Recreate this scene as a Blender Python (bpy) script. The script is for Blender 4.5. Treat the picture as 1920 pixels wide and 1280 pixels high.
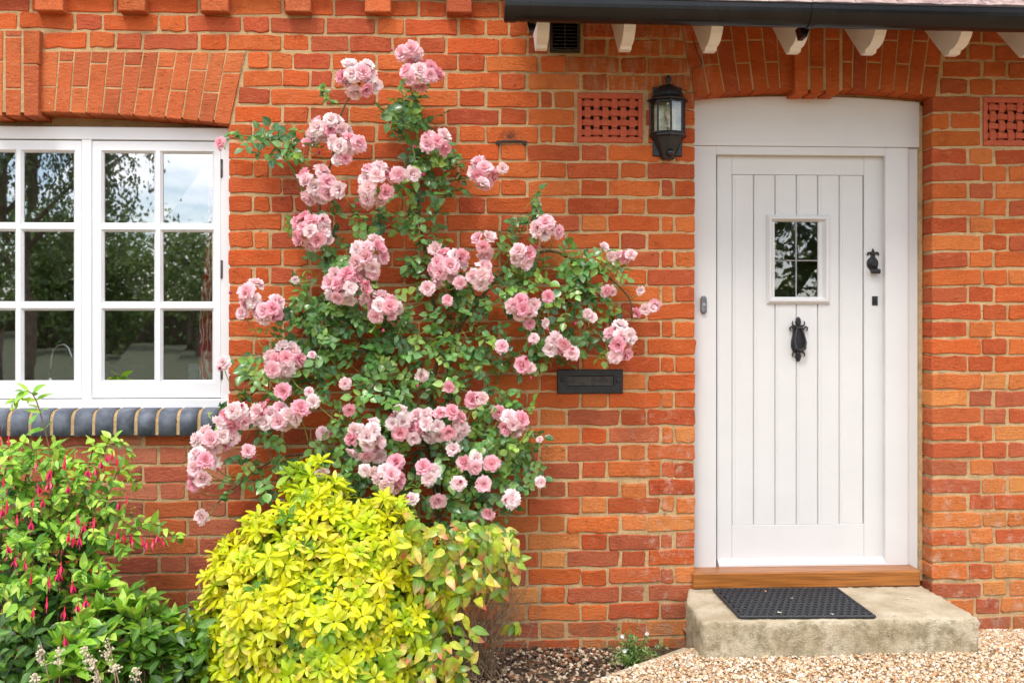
import bpy, math, random
import numpy as np
from mathutils import Vector, Matrix, Quaternion

# ------------------------------------------------------------------ camera, sky, sun, exposure
for o in list(bpy.data.objects):
    bpy.data.objects.remove(o)
scene = bpy.context.scene
COL = scene.collection
R = random.Random(7)
PI = math.pi
F, HY, D, ZC, YAW = 1880.0, 603.0, 4.2, 1.26, math.radians(2.85)
CY_, SY_ = math.cos(YAW), math.sin(YAW)

cam_d = bpy.data.cameras.new('camera')
cam = bpy.data.objects.new('camera', cam_d)
COL.objects.link(cam)
cam.location = (0, -D, ZC)
cam.rotation_euler = (PI / 2, 0, -YAW)
cam_d.sensor_width = 36.0
cam_d.lens = 36.0 * F / 1920.0
cam_d.shift_y = -(640.0 - HY) / 1920.0
cam_d.clip_start = 0.05
cam_d.clip_end = 2000
scene.camera = cam

SUN_EL, SUN_AZ = math.radians(56), math.radians(-24)     # azimuth measured from straight behind the camera, negative = from the left
world = bpy.data.worlds.new('World')
scene.world = world
world.use_nodes = True
wn = world.node_tree
wn.nodes.clear()
w_out = wn.nodes.new('ShaderNodeOutputWorld')
w_bg = wn.nodes.new('ShaderNodeBackground')
w_bg.inputs['Strength'].default_value = 0.15
w_sky = wn.nodes.new('ShaderNodeTexSky')
w_sky.sky_type = 'NISHITA'
w_sky.sun_disc = False
w_sky.sun_elevation = SUN_EL
w_sky.sun_rotation = PI + SUN_AZ
w_sky.air_density = 1.0
w_sky.dust_density = 1.2
w_tc = wn.nodes.new('ShaderNodeTexCoord')
w_map = wn.nodes.new('ShaderNodeMapping')
w_map.inputs['Scale'].default_value = (1.0, 1.0, 2.6)
w_no = wn.nodes.new('ShaderNodeTexNoise')
w_no.inputs['Scale'].default_value = 4.2
w_no.inputs['Detail'].default_value = 8
w_no.inputs['Roughness'].default_value = 0.6
w_ramp = wn.nodes.new('ShaderNodeValToRGB')
w_ramp.color_ramp.elements[0].position = 0.42
w_ramp.color_ramp.elements[1].position = 0.60
w_mix = wn.nodes.new('ShaderNodeMix')
w_mix.data_type = 'RGBA'
w_mix.inputs['B'].default_value = (10.0, 9.95, 9.9, 1)
wn.links.new(w_tc.outputs['Generated'], w_map.inputs['Vector'])
wn.links.new(w_map.outputs['Vector'], w_no.inputs['Vector'])
wn.links.new(w_no.outputs['Fac'], w_ramp.inputs['Fac'])
wn.links.new(w_ramp.outputs['Color'], w_mix.inputs['Factor'])
wn.links.new(w_sky.outputs['Color'], w_mix.inputs['A'])
wn.links.new(w_mix.outputs['Result'], w_bg.inputs['Color'])
wn.links.new(w_bg.outputs['Background'], w_out.inputs['Surface'])

sun_d = bpy.data.lights.new('sun', 'SUN')
sun_d.energy = 1.3
sun_d.angle = math.radians(14)
sun_d.color = (1.0, 0.96, 0.9)
sun = bpy.data.objects.new('sun', sun_d)
COL.objects.link(sun)
sv = Vector((math.sin(SUN_AZ) * math.cos(SUN_EL), -math.cos(SUN_AZ) * math.cos(SUN_EL), math.sin(SUN_EL)))
sun.rotation_euler = sv.to_track_quat('Z', 'Y').to_euler()
sun.location = (-3, -6, 8)

scene.view_settings.view_transform = 'Standard'
scene.view_settings.look = 'None'
scene.view_settings.gamma = 1
scene.view_settings.use_curve_mapping = False
scene.view_settings.exposure = 0.96
scene.cycles.use_adaptive_sampling = True
scene.cycles.adaptive_threshold = 0.025
scene.cycles.max_bounces = 7
scene.cycles.transparent_max_bounces = 12
scene.cycles.caustics_reflective = False
scene.cycles.caustics_refractive = False
scene.render.film_transparent = False

# ------------------------------------------------------------------ helpers
def P(px, py, e=0.0):
    """point of the photograph's pixel on the plane that stands e metres in front of the wall face"""
    xc, zc = (px - 960.0) / F, (HY - py) / F
    dx, dy = CY_ * xc + SY_, CY_ - SY_ * xc
    t = (D - e) / dy
    return Vector((t * dx, -e, ZC + t * zc))

def G(px, py, z):
    """point of the pixel on the level z"""
    xc, zc = (px - 960.0) / F, (HY - py) / F
    t = (z - ZC) / zc
    return Vector((t * (CY_ * xc + SY_), -D + t * (CY_ - SY_ * xc), z))

def to_px(p):
    x, y, z = p[0], p[1] + D, p[2] - ZC
    dep = y * CY_ + x * SY_
    return 960 + F * (x * CY_ - y * SY_) / dep, HY - F * z / dep

def lin(r, g, b, k=1.0):
    f = lambda c: ((c / 255.0 + 0.055) / 1.055) ** 2.4 if c > 10 else c / 255.0 / 12.92
    return (f(r) * k, f(g) * k, f(b) * k)

def tag(o, label, cat, group=None):
    o['label'] = label
    o['category'] = cat
    if group:
        o['group'] = group
    return o

def empty(name, loc=(0, 0, 0)):
    o = bpy.data.objects.new(name, None)
    o.empty_display_size = 0.05
    o.location = loc
    COL.objects.link(o)
    return o

def obj(name, me, parent=None, mat=None):
    o = bpy.data.objects.new(name, me)
    COL.objects.link(o)
    if mat is not None and not me.materials:
        me.materials.append(mat)
    if parent is not None:
        o.parent = parent
        o.matrix_parent_inverse = Matrix.Translation(-world_loc(parent))
    return o

def world_loc(o):
    v = Vector(o.location)
    p = o.parent
    while p is not None:
        o2 = p
        v = v if o.matrix_parent_inverse else v
        p = None
    return Vector(o.location)

class MB:
    """collects shapes for ONE mesh"""
    def __init__(s):
        s.v, s.f = [], []
    def add(s, vs, fs):
        b = len(s.v)
        s.v += [tuple(v) for v in vs]
        s.f += [tuple(b + i for i in f) for f in fs]
    def box(s, a, b, bev=0.0):
        x0, y0, z0 = min(a[0], b[0]), min(a[1], b[1]), min(a[2], b[2])
        x1, y1, z1 = max(a[0], b[0]), max(a[1], b[1]), max(a[2], b[2])
        if bev <= 0:
            s.add([(x0, y0, z0), (x1, y0, z0), (x1, y1, z0), (x0, y1, z0), (x0, y0, z1), (x1, y0, z1), (x1, y1, z1), (x0, y1, z1)],
                  [(0, 3, 2, 1), (4, 5, 6, 7), (0, 1, 5, 4), (1, 2, 6, 5), (2, 3, 7, 6), (3, 0, 4, 7)])
        else:      # chamfered towards the front (-y)
            c = bev
            o = [(x0, z0), (x1, z0), (x1, z1), (x0, z1)]
            i = [(x0 + c, z0 + c), (x1 - c, z0 + c), (x1 - c, z1 - c), (x0 + c, z1 - c)]
            vs = [(x, y0, z) for x, z in i] + [(x, y0 + c, z) for x, z in o] + [(x, y1, z) for x, z in o]
            fs = [(0, 1, 2, 3), (11, 10, 9, 8)]
            for k in range(4):
                n = (k + 1) % 4
                fs += [(4 + k, 4 + n, n, k), (8 + k, 8 + n, 4 + n, 4 + k)]
            s.add(vs, fs)
    def prism(s, pts, y0, y1, bev=0.0):
        """pts (x,z) counter-clockwise seen from the front (-y); front y0, back y1"""
        n = len(pts)
        cx, cz = sum(p[0] for p in pts) / n, sum(p[1] for p in pts) / n
        vs, fs = [], []
        if bev > 0:
            for x, z in pts:
                d = math.hypot(x - cx, z - cz) or 1
                k = min(bev * 1.3 / d, 0.5)
                vs.append((x + (cx - x) * k, y0, z + (cz - z) * k))
            vs += [(x, y0 + bev, z) for x, z in pts]
            for k in range(n):
                m = (k + 1) % n
                fs.append((n + k, n + m, m, k))
            fs.append(tuple(range(n)))
            b = n
        else:
            vs = [(x, y0, z) for x, z in pts]
            fs.append(tuple(range(n)))
            b = 0
        base = len(vs)
        vs += [(x, y1, z) for x, z in pts]
        for k in range(n):
            m = (k + 1) % n
            fs.append((base + k, base + m, b + m, b + k))
        fs.append(tuple(base + n - 1 - i for i in range(n)))
        s.add(vs, fs)
    def profile_x(s, pts, x0, x1):
        """pts (y,z) outline extruded along x"""
        n = len(pts)
        vs = [(x0, y, z) for y, z in pts] + [(x1, y, z) for y, z in pts]
        fs = [tuple(range(n)), tuple(2 * n - 1 - i for i in range(n))]
        for k in range(n):
            m = (k + 1) % n
            fs.append((k, n + k, n + m, m))
        s.add(vs, fs)
    def tube(s, pts, rad, sides=6, cap=True):
        pts = [Vector(p) for p in pts]
        if isinstance(rad, (int, float)):
            rad = [rad] * len(pts)
        n = len(pts)
        ref = None
        vs, fs = [], []
        for i, p in enumerate(pts):
            d = (pts[min(i + 1, n - 1)] - pts[max(i - 1, 0)])
            if d.length < 1e-9:
                d = Vector((0, 0, 1))
            d.normalize()
            if ref is None:
                ref = d.orthogonal()
            u = (ref - d * ref.dot(d))
            if u.length < 1e-6:
                u = d.orthogonal()
            u.normalize()
            ref = u
            w = d.cross(u)
            for k in range(sides):
                a = 2 * PI * k / sides
                vs.append(p + (u * math.cos(a) + w * math.sin(a)) * rad[i])
        for i in range(n - 1):
            for k in range(sides):
                m = (k + 1) % sides
                fs.append((i * sides + k, i * sides + m, (i + 1) * sides + m, (i + 1) * sides + k))
        if cap:
            fs.append(tuple(sides - 1 - k for k in range(sides)))
            fs.append(tuple((n - 1) * sides + k for k in range(sides)))
        s.add(vs, fs)
    def lathe(s, prof, c, a0=0.0, a1=2 * PI, n=16, sx=1.0, sy=1.0):
        """prof (r,z), revolved about the vertical through c"""
        full = abs(a1 - a0 - 2 * PI) < 1e-6
        cols = n if full else n + 1
        vs, fs = [], []
        for j in range(cols):
            a = a0 + (a1 - a0) * j / n
            for r, z in prof:
                vs.append((c[0] + r * math.cos(a) * sx, c[1] + r * math.sin(a) * sy, c[2] + z))
        m = len(prof)
        for j in range(n):
            k = (j + 1) % cols
            for i in range(m - 1):
                fs.append((j * m + i, k * m + i, k * m + i + 1, j * m + i + 1))
        s.add(vs, fs)
    def mesh(s, name, smooth=False):
        me = bpy.data.meshes.new(name)
        me.from_pydata(s.v, [], s.f)
        me.update()
        if smooth:
            me.polygons.foreach_set('use_smooth', [True] * len(me.polygons))
        return me
    def build(s, name, mat, parent=None, smooth=False):
        me = s.mesh(name, smooth)
        me.materials.append(mat)
        o = bpy.data.objects.new(name, me)
        COL.objects.link(o)
        if parent is not None:
            attach(o, parent)
        return o

def origin_of(p):
    v = Vector((0, 0, 0))
    while p is not None:
        v += Vector(p.get('_o', p.location))
        break
    return v

ORIG = {}
def attach(o, parent):
    """parent without moving: every parent here is only translated"""
    o.parent = parent
    o.matrix_parent_inverse = Matrix.Translation(-ORIG.get(parent.name, Vector(parent.location)))
    if o.type == 'MESH' or o.type == 'EMPTY':
        ORIG[o.name] = Vector(o.location)
    return o

def thing(name, label, cat, loc, group=None):
    o = empty(name, loc)
    ORIG[o.name] = Vector(loc)
    return tag(o, label, cat, group)

def put(name, me, parent, M, color=None):
    o = bpy.data.objects.new(name, me)
    COL.objects.link(o)
    o.matrix_basis = M
    o.parent = parent
    o.matrix_parent_inverse = Matrix.Translation(-ORIG.get(parent.name, Vector(parent.location)))
    if color:
        o.color = tuple(color[:3]) + ((color[3] if len(color) > 3 else 0.0),)
    return o

def joined(name, templates, inst, mat, parent=None, smooth=True):
    """inst: (template index, 4x4 matrix, rgba); one mesh, vectorised, with the tint kept as a colour attribute"""
    V, FQ, SZ, CO, LU = [], [], [], [], []
    base = 0
    arr = []
    for me in templates:
        n = len(me.vertices)
        co = np.empty(n * 3, np.float32); me.vertices.foreach_get('co', co)
        lo = np.empty(len(me.loops), np.int32); me.loops.foreach_get('vertex_index', lo)
        sz = np.empty(len(me.polygons), np.int32); me.polygons.foreach_get('loop_total', sz)
        lu = np.zeros((n, 4), np.float32)
        if 'leafuv' in me.attributes:
            b = np.empty(n * 4, np.float32); me.attributes['leafuv'].data.foreach_get('color', b); lu = b.reshape(n, 4)
        arr.append((co.reshape(n, 3), lo, sz, lu))
    for ti, M, c in inst:
        co, lo, sz, lu = arr[ti]
        m = np.array(M, np.float32)
        V.append(co @ m[:3, :3].T + m[:3, 3])
        FQ.append(lo + base); SZ.append(sz); LU.append(lu)
        CO.append(np.tile(np.array((tuple(c) + (0.0,))[:4], np.float32), (len(co), 1)))
        base += len(co)
    V = np.concatenate(V); FQ = np.concatenate(FQ); SZ = np.concatenate(SZ); CO = np.concatenate(CO); LU = np.concatenate(LU)
    me = bpy.data.meshes.new(name)
    me.vertices.add(len(V)); me.vertices.foreach_set('co', V.astype(np.float32).ravel())
    me.loops.add(len(FQ)); me.loops.foreach_set('vertex_index', FQ.astype(np.int32))
    me.polygons.add(len(SZ))
    st = np.zeros(len(SZ), np.int32); st[1:] = np.cumsum(SZ)[:-1]
    me.polygons.foreach_set('loop_start', st)
    me.polygons.foreach_set('use_smooth', np.full(len(SZ), smooth))
    me.update(calc_edges=True)
    a = me.attributes.new('tint', 'FLOAT_COLOR', 'POINT'); a.data.foreach_set('color', CO.astype(np.float32).ravel())
    a = me.attributes.new('leafuv', 'FLOAT_COLOR', 'POINT'); a.data.foreach_set('color', LU.astype(np.float32).ravel())
    me.materials.append(mat)
    o = bpy.data.objects.new(name, me)
    COL.objects.link(o)
    if parent is not None:
        attach(o, parent)
    return o

# ------------------------------------------------------------------ materials
class NT:
    def __init__(s, name):
        s.m = bpy.data.materials.new(name)
        s.m.use_nodes = True
        s.t = s.m.node_tree
        s.b = s.t.nodes['Principled BSDF']
        s.out = s.t.nodes['Material Output']
    def n(s, kind, **kw):
        nd = s.t.nodes.new(kind)
        for k, v in kw.items():
            if hasattr(nd, k) and k not in nd.inputs:
                setattr(nd, k, v)
            else:
                s.set(nd.inputs[k], v)
        return nd
    def set(s, sock, v):
        if hasattr(v, 'is_linked') or hasattr(v, 'links'):
            s.t.links.new(v, sock)
        else:
            sock.default_value = v
    def pos(s, scale=(1, 1, 1)):
        g = s.n('ShaderNodeNewGeometry')
        mp = s.n('ShaderNodeMapping')
        s.t.links.new(g.outputs['Position'], mp.inputs['Vector'])
        mp.inputs['Scale'].default_value = scale
        return mp.outputs['Vector']
    def noise(s, vec, scale, detail=4, rough=0.55):
        nd = s.n('ShaderNodeTexNoise')
        s.t.links.new(vec, nd.inputs['Vector'])
        nd.inputs['Scale'].default_value = scale
        nd.inputs['Detail'].default_value = detail
        nd.inputs['Roughness'].default_value = rough
        return nd.outputs['Fac']
    def ramp(s, fac, a, b, va=0.0, vb=1.0):
        nd = s.n('ShaderNodeMapRange')
        s.t.links.new(fac, nd.inputs['Value'])
        nd.interpolation_type = 'SMOOTHSTEP'
        nd.inputs['From Min'].default_value = a; nd.inputs['From Max'].default_value = b
        nd.inputs['To Min'].default_value = va; nd.inputs['To Max'].default_value = vb
        return nd.outputs['Result']
    def mul(s, a, b, op='MULTIPLY'):
        nd = s.n('ShaderNodeMath', operation=op)
        s.set(nd.inputs[0], a); s.set(nd.inputs[1], b)
        return nd.outputs[0]
    def mix(s, fac, a, b, blend='MIX'):
        nd = s.n('ShaderNodeMix')
        nd.data_type = 'RGBA'; nd.blend_type = blend
        s.set(nd.inputs['Factor'], fac)
        for k, v in (('A', a), ('B', b)):
            if isinstance(v, (tuple, list)):
                v = tuple(v[:3]) + (1,)
            s.set(nd.inputs[k], v)
        return nd.outputs['Result']
    def bump(s, h, strength=0.5, dist=0.01, normal=None):
        nd = s.n('ShaderNodeBump')
        s.t.links.new(h, nd.inputs['Height'])
        nd.inputs['Strength'].default_value = strength
        nd.inputs['Distance'].default_value = dist
        if normal is not None:
            s.t.links.new(normal, nd.inputs['Normal'])
        return nd.outputs['Normal']
    def fin(s, color=None, rough=0.6, metal=0.0, normal=None, spec=None):
        if color is not None:
            if isinstance(color, (tuple, list)):
                color = tuple(color[:3]) + (1,)
            s.set(s.b.inputs['Base Color'], color)
        s.set(s.b.inputs['Roughness'], rough)
        s.b.inputs['Metallic'].default_value = metal
        if spec is not None:
            s.b.inputs['Specular IOR Level'].default_value = spec
        if normal is not None:
            s.t.links.new(normal, s.b.inputs['Normal'])
        return s.m

def tint_of(t, src):
    if src == 'OBJ':
        nd = t.n('ShaderNodeObjectInfo')
        return nd.outputs['Color'], nd.outputs['Alpha']
    nd = t.n('ShaderNodeAttribute', attribute_name='tint')
    return nd.outputs['Color'], nd.outputs['Alpha']

def m_brick(name, src):
    t = NT(name)
    base, _ = tint_of(t, src)
    p = t.pos()
    soot = t.ramp(t.noise(p, 10, 7, 0.7), 0.49, 0.72, 0, 0.6)
    c = t.mix(soot, base, t.mix(1.0, base, (0.58, 0.56, 0.62), 'MULTIPLY'))
    pale = t.ramp(t.noise(t.pos((1, 1, 2.4)), 15, 6, 0.65), 0.50, 0.72, 0, 0.6)
    c = t.mix(pale, c, t.mix(0.45, base, (0.70, 0.27, 0.12)))
    grain = t.ramp(t.noise(p, 240, 3, 0.7), 0.3, 0.72, 0.72, 1.16)
    c = t.mix(1.0, c, t.n('ShaderNodeCombineColor', Red=grain, Green=grain, Blue=grain).outputs[0], 'MULTIPLY')
    # drag creases of hand-thrown clay
    cr = t.ramp(t.noise(t.pos((1, 1, 4.5)), 24, 7, 0.72), 0.60, 0.66, 0, 1)
    c = t.mix(t.mul(cr, 0.42), c, t.mix(1.0, base, (0.42, 0.36, 0.36), 'MULTIPLY'))
    # lime bloom under the eaves, between the louvre and the door arch
    sep = t.n('ShaderNodeSeparateXYZ'); t.t.links.new(p, sep.inputs[0])
    a = P(1065, 100); b = P(1340, 215)
    mx = t.mul(t.ramp(sep.outputs['X'], a.x - 0.1, a.x + 0.12), t.ramp(sep.outputs['X'], b.x - 0.1, b.x + 0.06, 1, 0))
    mz = t.ramp(sep.outputs['Z'], b.z - 0.02, b.z + 0.08)
    st = t.ramp(t.noise(t.pos((1, 1, 0.22)), 42, 5, 0.6), 0.42, 0.75)
    c = t.mix(t.mul(t.mul(mx, mz), t.mul(st, 0.55)), c, (0.5, 0.36, 0.27))
    # lime smears and splash dirt low on the wall, beside the door
    a2 = P(1185, 760); b2 = P(1735, 900)
    low1 = t.mul(t.mul(t.ramp(sep.outputs['X'], a2.x - 0.05, a2.x + 0.1), t.ramp(sep.outputs['X'], 1.0, 1.1, 1, 0)), t.ramp(sep.outputs['Z'], a2.z - 0.1, a2.z + 0.1, 1, 0))
    low2 = t.mul(t.ramp(sep.outputs['X'], b2.x - 0.02, b2.x), t.ramp(sep.outputs['Z'], b2.z - 0.12, b2.z + 0.12, 1, 0))
    sm_ = t.ramp(t.noise(p, 19, 6, 0.7), 0.50, 0.68)
    c = t.mix(t.mul(t.mul(low1, low2, 'ADD'), t.mul(sm_, 0.55)), c, (0.56, 0.40, 0.30))
    dz_ = t.mul(t.ramp(sep.outputs['Z'], -0.12, 0.16, 1, 0), t.ramp(t.noise(p, 13, 6, 0.7), 0.38, 0.62))
    c = t.mix(t.mul(dz_, 0.5), c, (0.20, 0.13, 0.085))
    cl_ = P(958, 255)
    dxx = t.mul(t.mul(sep.outputs['X'], cl_.x, 'SUBTRACT'), 0.55); dzz = t.mul(sep.outputs['Z'], cl_.z, 'SUBTRACT')
    rr2 = t.mul(t.mul(dxx, dxx), t.mul(dzz, dzz), 'ADD')
    so_ = t.mul(t.ramp(rr2, 0.0, 0.0011, 1, 0), t.ramp(t.noise(p, 40, 5, 0.7), 0.36, 0.6))
    c = t.mix(t.mul(so_, 0.85), c, (0.05, 0.035, 0.03))
    # white flecks
    vo = t.n('ShaderNodeTexVoronoi'); t.t.links.new(p, vo.inputs['Vector']); vo.inputs['Scale'].default_value = 30
    fl = t.ramp(vo.outputs['Distance'], 0.05, 0.085, 1, 0)
    gate = t.ramp(t.noise(p, 14, 2), 0.62, 0.68)
    c = t.mix(t.mul(fl, gate), c, (0.75, 0.66, 0.56))
    h = t.mul(t.mul(t.noise(t.pos((1, 1, 2.2)), 46, 6, 0.68), 1.0), t.mul(t.noise(p, 330, 2, 0.6), 0.35), 'ADD')
    h = t.mul(h, t.mul(cr, -0.35), 'ADD')
    return t.fin(c, 0.92, normal=t.bump(h, 0.95, 0.008), spec=0.2)

def m_mortar(name):
    t = NT(name)
    p = t.pos()
    a = t.noise(p, 11, 5, 0.6)
    c = t.mix(t.ramp(a, 0.35, 0.68), lin(210, 178, 132, 0.90), lin(190, 158, 114, 0.90))
    c = t.mix(t.ramp(t.noise(p, 5.5, 4, 0.6), 0.52, 0.70, 0, 0.6), c, lin(166, 148, 114, 0.85))
    g = t.ramp(t.noise(p, 300, 3, 0.7), 0.25, 0.75, 0.68, 1.2)
    c = t.mix(1.0, c, t.n('ShaderNodeCombineColor', Red=g, Green=g, Blue=g).outputs[0], 'MULTIPLY')
    hol = t.ramp(t.noise(p, 75, 4, 0.6), 0.64, 0.74)
    c = t.mix(t.mul(hol, 0.6), c, (0.10, 0.075, 0.05))
    h = t.mul(t.noise(p, 90, 6, 0.7), t.mul(hol, -0.8), 'ADD')
    return t.fin(c, 0.95, normal=t.bump(h, 0.8, 0.008), spec=0.15)

def m_paint(name, col, rough=0.42, amp=0.05):
    t = NT(name)
    p = t.pos()
    n = t.noise(p, 3.2, 5, 0.6)
    c = t.mix(t.ramp(n, 0.35, 0.7), col, tuple(v * (1 - amp) for v in col))
    d = t.ramp(t.noise(p, 38, 4, 0.65), 0.66, 0.78, 0, 0.10)
    c = t.mix(d, c, (0.45, 0.42, 0.36))
    h = t.noise(t.pos((30, 30, 2)), 3, 4)
    return t.fin(c, t.ramp(n, 0.3, 0.7, rough - 0.06, rough + 0.1), normal=t.bump(h, 0.06, 0.004))

def m_plain(name, col, rough=0.5, metal=0.0, nscale=30, amp=0.25, bump=0.2, bd=0.002, spec=None):
    t = NT(name)
    p = t.pos()
    n = t.noise(p, nscale, 4, 0.6)
    c = t.mix(t.ramp(n, 0.3, 0.7), tuple(v * (1 - amp) for v in col), tuple(min(1, v * (1 + amp)) for v in col))
    return t.fin(c, rough, metal, t.bump(t.noise(p, nscale * 4, 3), bump, bd), spec)

def m_leaf(name, src, rough=0.38, trans=0.28, tip=(0.9, 0.62, 0.2), var=0.18, rib=0.12):
    t = NT(name)
    base, alpha = tint_of(t, src)
    at = t.n('ShaderNodeAttribute', attribute_name='leafuv')
    sp = t.n('ShaderNodeSeparateColor'); t.t.links.new(at.outputs['Color'], sp.inputs[0])
    al, ac = sp.outputs[0], sp.outputs[1]
    c = t.mix(t.mul(t.ramp(al, 0.25, 0.95), alpha), base, tip)
    c = t.mix(t.ramp(ac, 0.0, 0.25, rib, 0), c, (0.75, 0.85, 0.45))
    g = t.ramp(t.noise(t.pos(), 60, 3, 0.6), 0.3, 0.7, 1 - var, 1 + var)
    c = t.mix(1.0, c, t.n('ShaderNodeCombineColor', Red=g, Green=g, Blue=g).outputs[0], 'MULTIPLY')
    t.fin(c, rough, spec=0.55)
    tr = t.n('ShaderNodeBsdfTranslucent')
    t.t.links.new(t.mix(1.0, c, (1.15, 1.1, 0.55), 'MULTIPLY'), tr.inputs['Color'])
    mx = t.n('ShaderNodeMixShader'); mx.inputs[0].default_value = trans
    t.t.links.new(t.b.outputs[0], mx.inputs[1]); t.t.links.new(tr.outputs[0], mx.inputs[2])
    t.t.links.new(mx.outputs[0], t.out.inputs['Surface'])
    return t.m

def m_petal(name, src='OBJ'):
    t = NT(name)
    base, alpha = tint_of(t, src)
    at = t.n('ShaderNodeAttribute', attribute_name='leafuv')
    sp = t.n('ShaderNodeSeparateColor'); t.t.links.new(at.outputs['Color'], sp.inputs[0])
    al, ac, ring = sp.outputs[0], sp.outputs[1], sp.outputs[2]
    deep = t.mix(1.0, base, (1.0, 0.62, 0.70), 'MULTIPLY')
    c = t.mix(t.mul(t.ramp(ring, 0.3, 1.0), 0.22), base, deep)
    c = t.mix(t.mul(t.ramp(al, 0.1, 0.6, 1, 0), 0.35), c, deep)
    t.fin(c, 0.6, spec=0.2)
    tr = t.n('ShaderNodeBsdfTranslucent')
    t.t.links.new(c, tr.inputs['Color'])
    mx = t.n('ShaderNodeMixShader'); mx.inputs[0].default_value = 0.4
    t.t.links.new(t.b.outputs[0], mx.inputs[1]); t.t.links.new(tr.outputs[0], mx.inputs[2])
    t.t.links.new(mx.outputs[0], t.out.inputs['Surface'])
    return t.m

def m_glass(name, base=0.16, tint=(0.96, 0.98, 0.96), wav=0.02, dirty=0.02):
    t = NT(name)
    p = t.pos()
    gl = t.n('ShaderNodeBsdfGlossy'); gl.inputs['Roughness'].default_value = 0.016
    gl.inputs['Color'].default_value = (0.97, 0.98, 1.0, 1)
    nb = t.bump(t.noise(p, 7, 2, 0.4), wav, 0.02)
    t.t.links.new(nb, gl.inputs['Normal'])
    tp = t.n('ShaderNodeBsdfTransparent'); tp.inputs['Color'].default_value = tuple(tint) + (1,)
    lw = t.n('ShaderNodeLayerWeight'); lw.inputs['Blend'].default_value = 0.25
    fac = t.mul(t.ramp(lw.outputs['Fresnel'], 0.0, 1.0, 0.0, 0.8), base, 'ADD')
    mx = t.n('ShaderNodeMixShader'); t.t.links.new(fac, mx.inputs[0])
    t.t.links.new(tp.outputs[0], mx.inputs[1]); t.t.links.new(gl.outputs[0], mx.inputs[2])
    t.t.links.new(mx.outputs[0], t.out.inputs['Surface'])
    return t.m

M = {}
M['brick'] = m_brick('brick clay', 'OBJ')
M['brick_many'] = m_brick('brick clay many', 'ATTR')
M['mortar'] = m_mortar('lime mortar')
M['white'] = m_paint('white gloss paint', (0.655, 0.645, 0.63))
M['white_win'] = m_paint('bright white window paint', (0.76, 0.76, 0.77))
M['cream'] = m_paint('off white paint', (0.82, 0.81, 0.79), 0.5, 0.1)
M['black'] = m_plain('black iron', (0.018, 0.018, 0.02), 0.42, 0.2, 60, 0.3, 0.5, 0.001)
M['plastic'] = m_plain('black plastic gutter', (0.008, 0.007, 0.007), 0.2, 0.0, 8, 0.3, 0.04, 0.002, 0.3)
M['glass'] = m_glass('window glass', 0.42, wav=0.004)
M['glass_dark'] = m_glass('door glass', 0.19, wav=0.008)
M['lead'] = m_plain('lead came', (0.32, 0.32, 0.33), 0.5, 0.6)
M['chrome'] = m_plain('chrome', (0.8, 0.8, 0.82), 0.08, 1.0, 5, 0.02, 0.0)
M['terra'] = m_plain('terracotta', lin(184, 84, 52, 0.9), 0.85, 0, 60, 0.16, 0.4, 0.002)

def m_wood():
    t = NT('oak sill')
    w = t.noise(t.pos((1.2, 12, 40)), 4, 6, 0.6)
    c = t.mix(t.ramp(w, 0.3, 0.7), lin(132, 78, 30, 0.9), lin(180, 112, 50, 0.9))
    return t.fin(c, 0.35, normal=t.bump(w, 0.15, 0.003))
M['wood'] = m_wood()

def m_concrete():
    t = NT('weathered concrete')
    p = t.pos()
    a = t.noise(p, 6, 6, 0.65)
    c = t.mix(t.ramp(a, 0.34, 0.68), lin(208, 194, 168, 0.86), lin(180, 164, 134, 0.84))
    geo = t.n('ShaderNodeNewGeometry')
    sp = t.n('ShaderNodeSeparateXYZ'); t.t.links.new(geo.outputs['True Normal'], sp.inputs[0])
    side = t.ramp(sp.outputs['Z'], 0.4, 0.8, 1, 0)
    agg = t.ramp(t.noise(p, 20, 6, 0.72), 0.42, 0.66)
    c = t.mix(t.mul(side, t.mul(agg, 0.75)), c, lin(134, 122, 92, 0.8))
    vo = t.n('ShaderNodeTexVoronoi'); t.t.links.new(p, vo.inputs['Vector']); vo.inputs['Scale'].default_value = 130
    st = t.mul(t.ramp(vo.outputs['Distance'], 0.2, 0.36, 1, 0), t.ramp(t.noise(p, 55, 2), 0.54, 0.6))
    c = t.mix(t.mul(st, 0.5), c, lin(216, 204, 180, 0.85))
    g = t.ramp(t.noise(p, 260, 3, 0.7), 0.25, 0.75, 0.8, 1.14)
    c = t.mix(1.0, c, t.n('ShaderNodeCombineColor', Red=g, Green=g, Blue=g).outputs[0], 'MULTIPLY')
    h = t.mul(t.noise(p, 60, 6, 0.7), t.mul(vo.outputs['Distance'], 0.5), 'ADD')
    return t.fin(c, 0.93, normal=t.bump(h, 0.7, 0.005), spec=0.2)
M['concrete'] = m_concrete()
M['rubber'] = m_plain('black rubber', (0.022, 0.024, 0.028), 0.55, 0, 120, 0.35, 0.4, 0.001)

def m_slate_brick():
    t = NT('blue engineering brick')
    p = t.pos()
    a = t.noise(p, 14, 5, 0.6)
    base, _ = tint_of(t, 'OBJ')
    c = t.mix(t.ramp(a, 0.35, 0.7), base, lin(122, 128, 140, 0.8))
    st = t.ramp(t.noise(p, 26, 5, 0.65), 0.66, 0.74, 0, 0.6)
    c = t.mix(st, c, lin(200, 200, 200, 0.8))
    return t.fin(c, 0.55, normal=t.bump(t.noise(p, 130, 4, 0.7), 0.4, 0.003), spec=0.35)
M['bluebrick'] = m_slate_brick()

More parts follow.
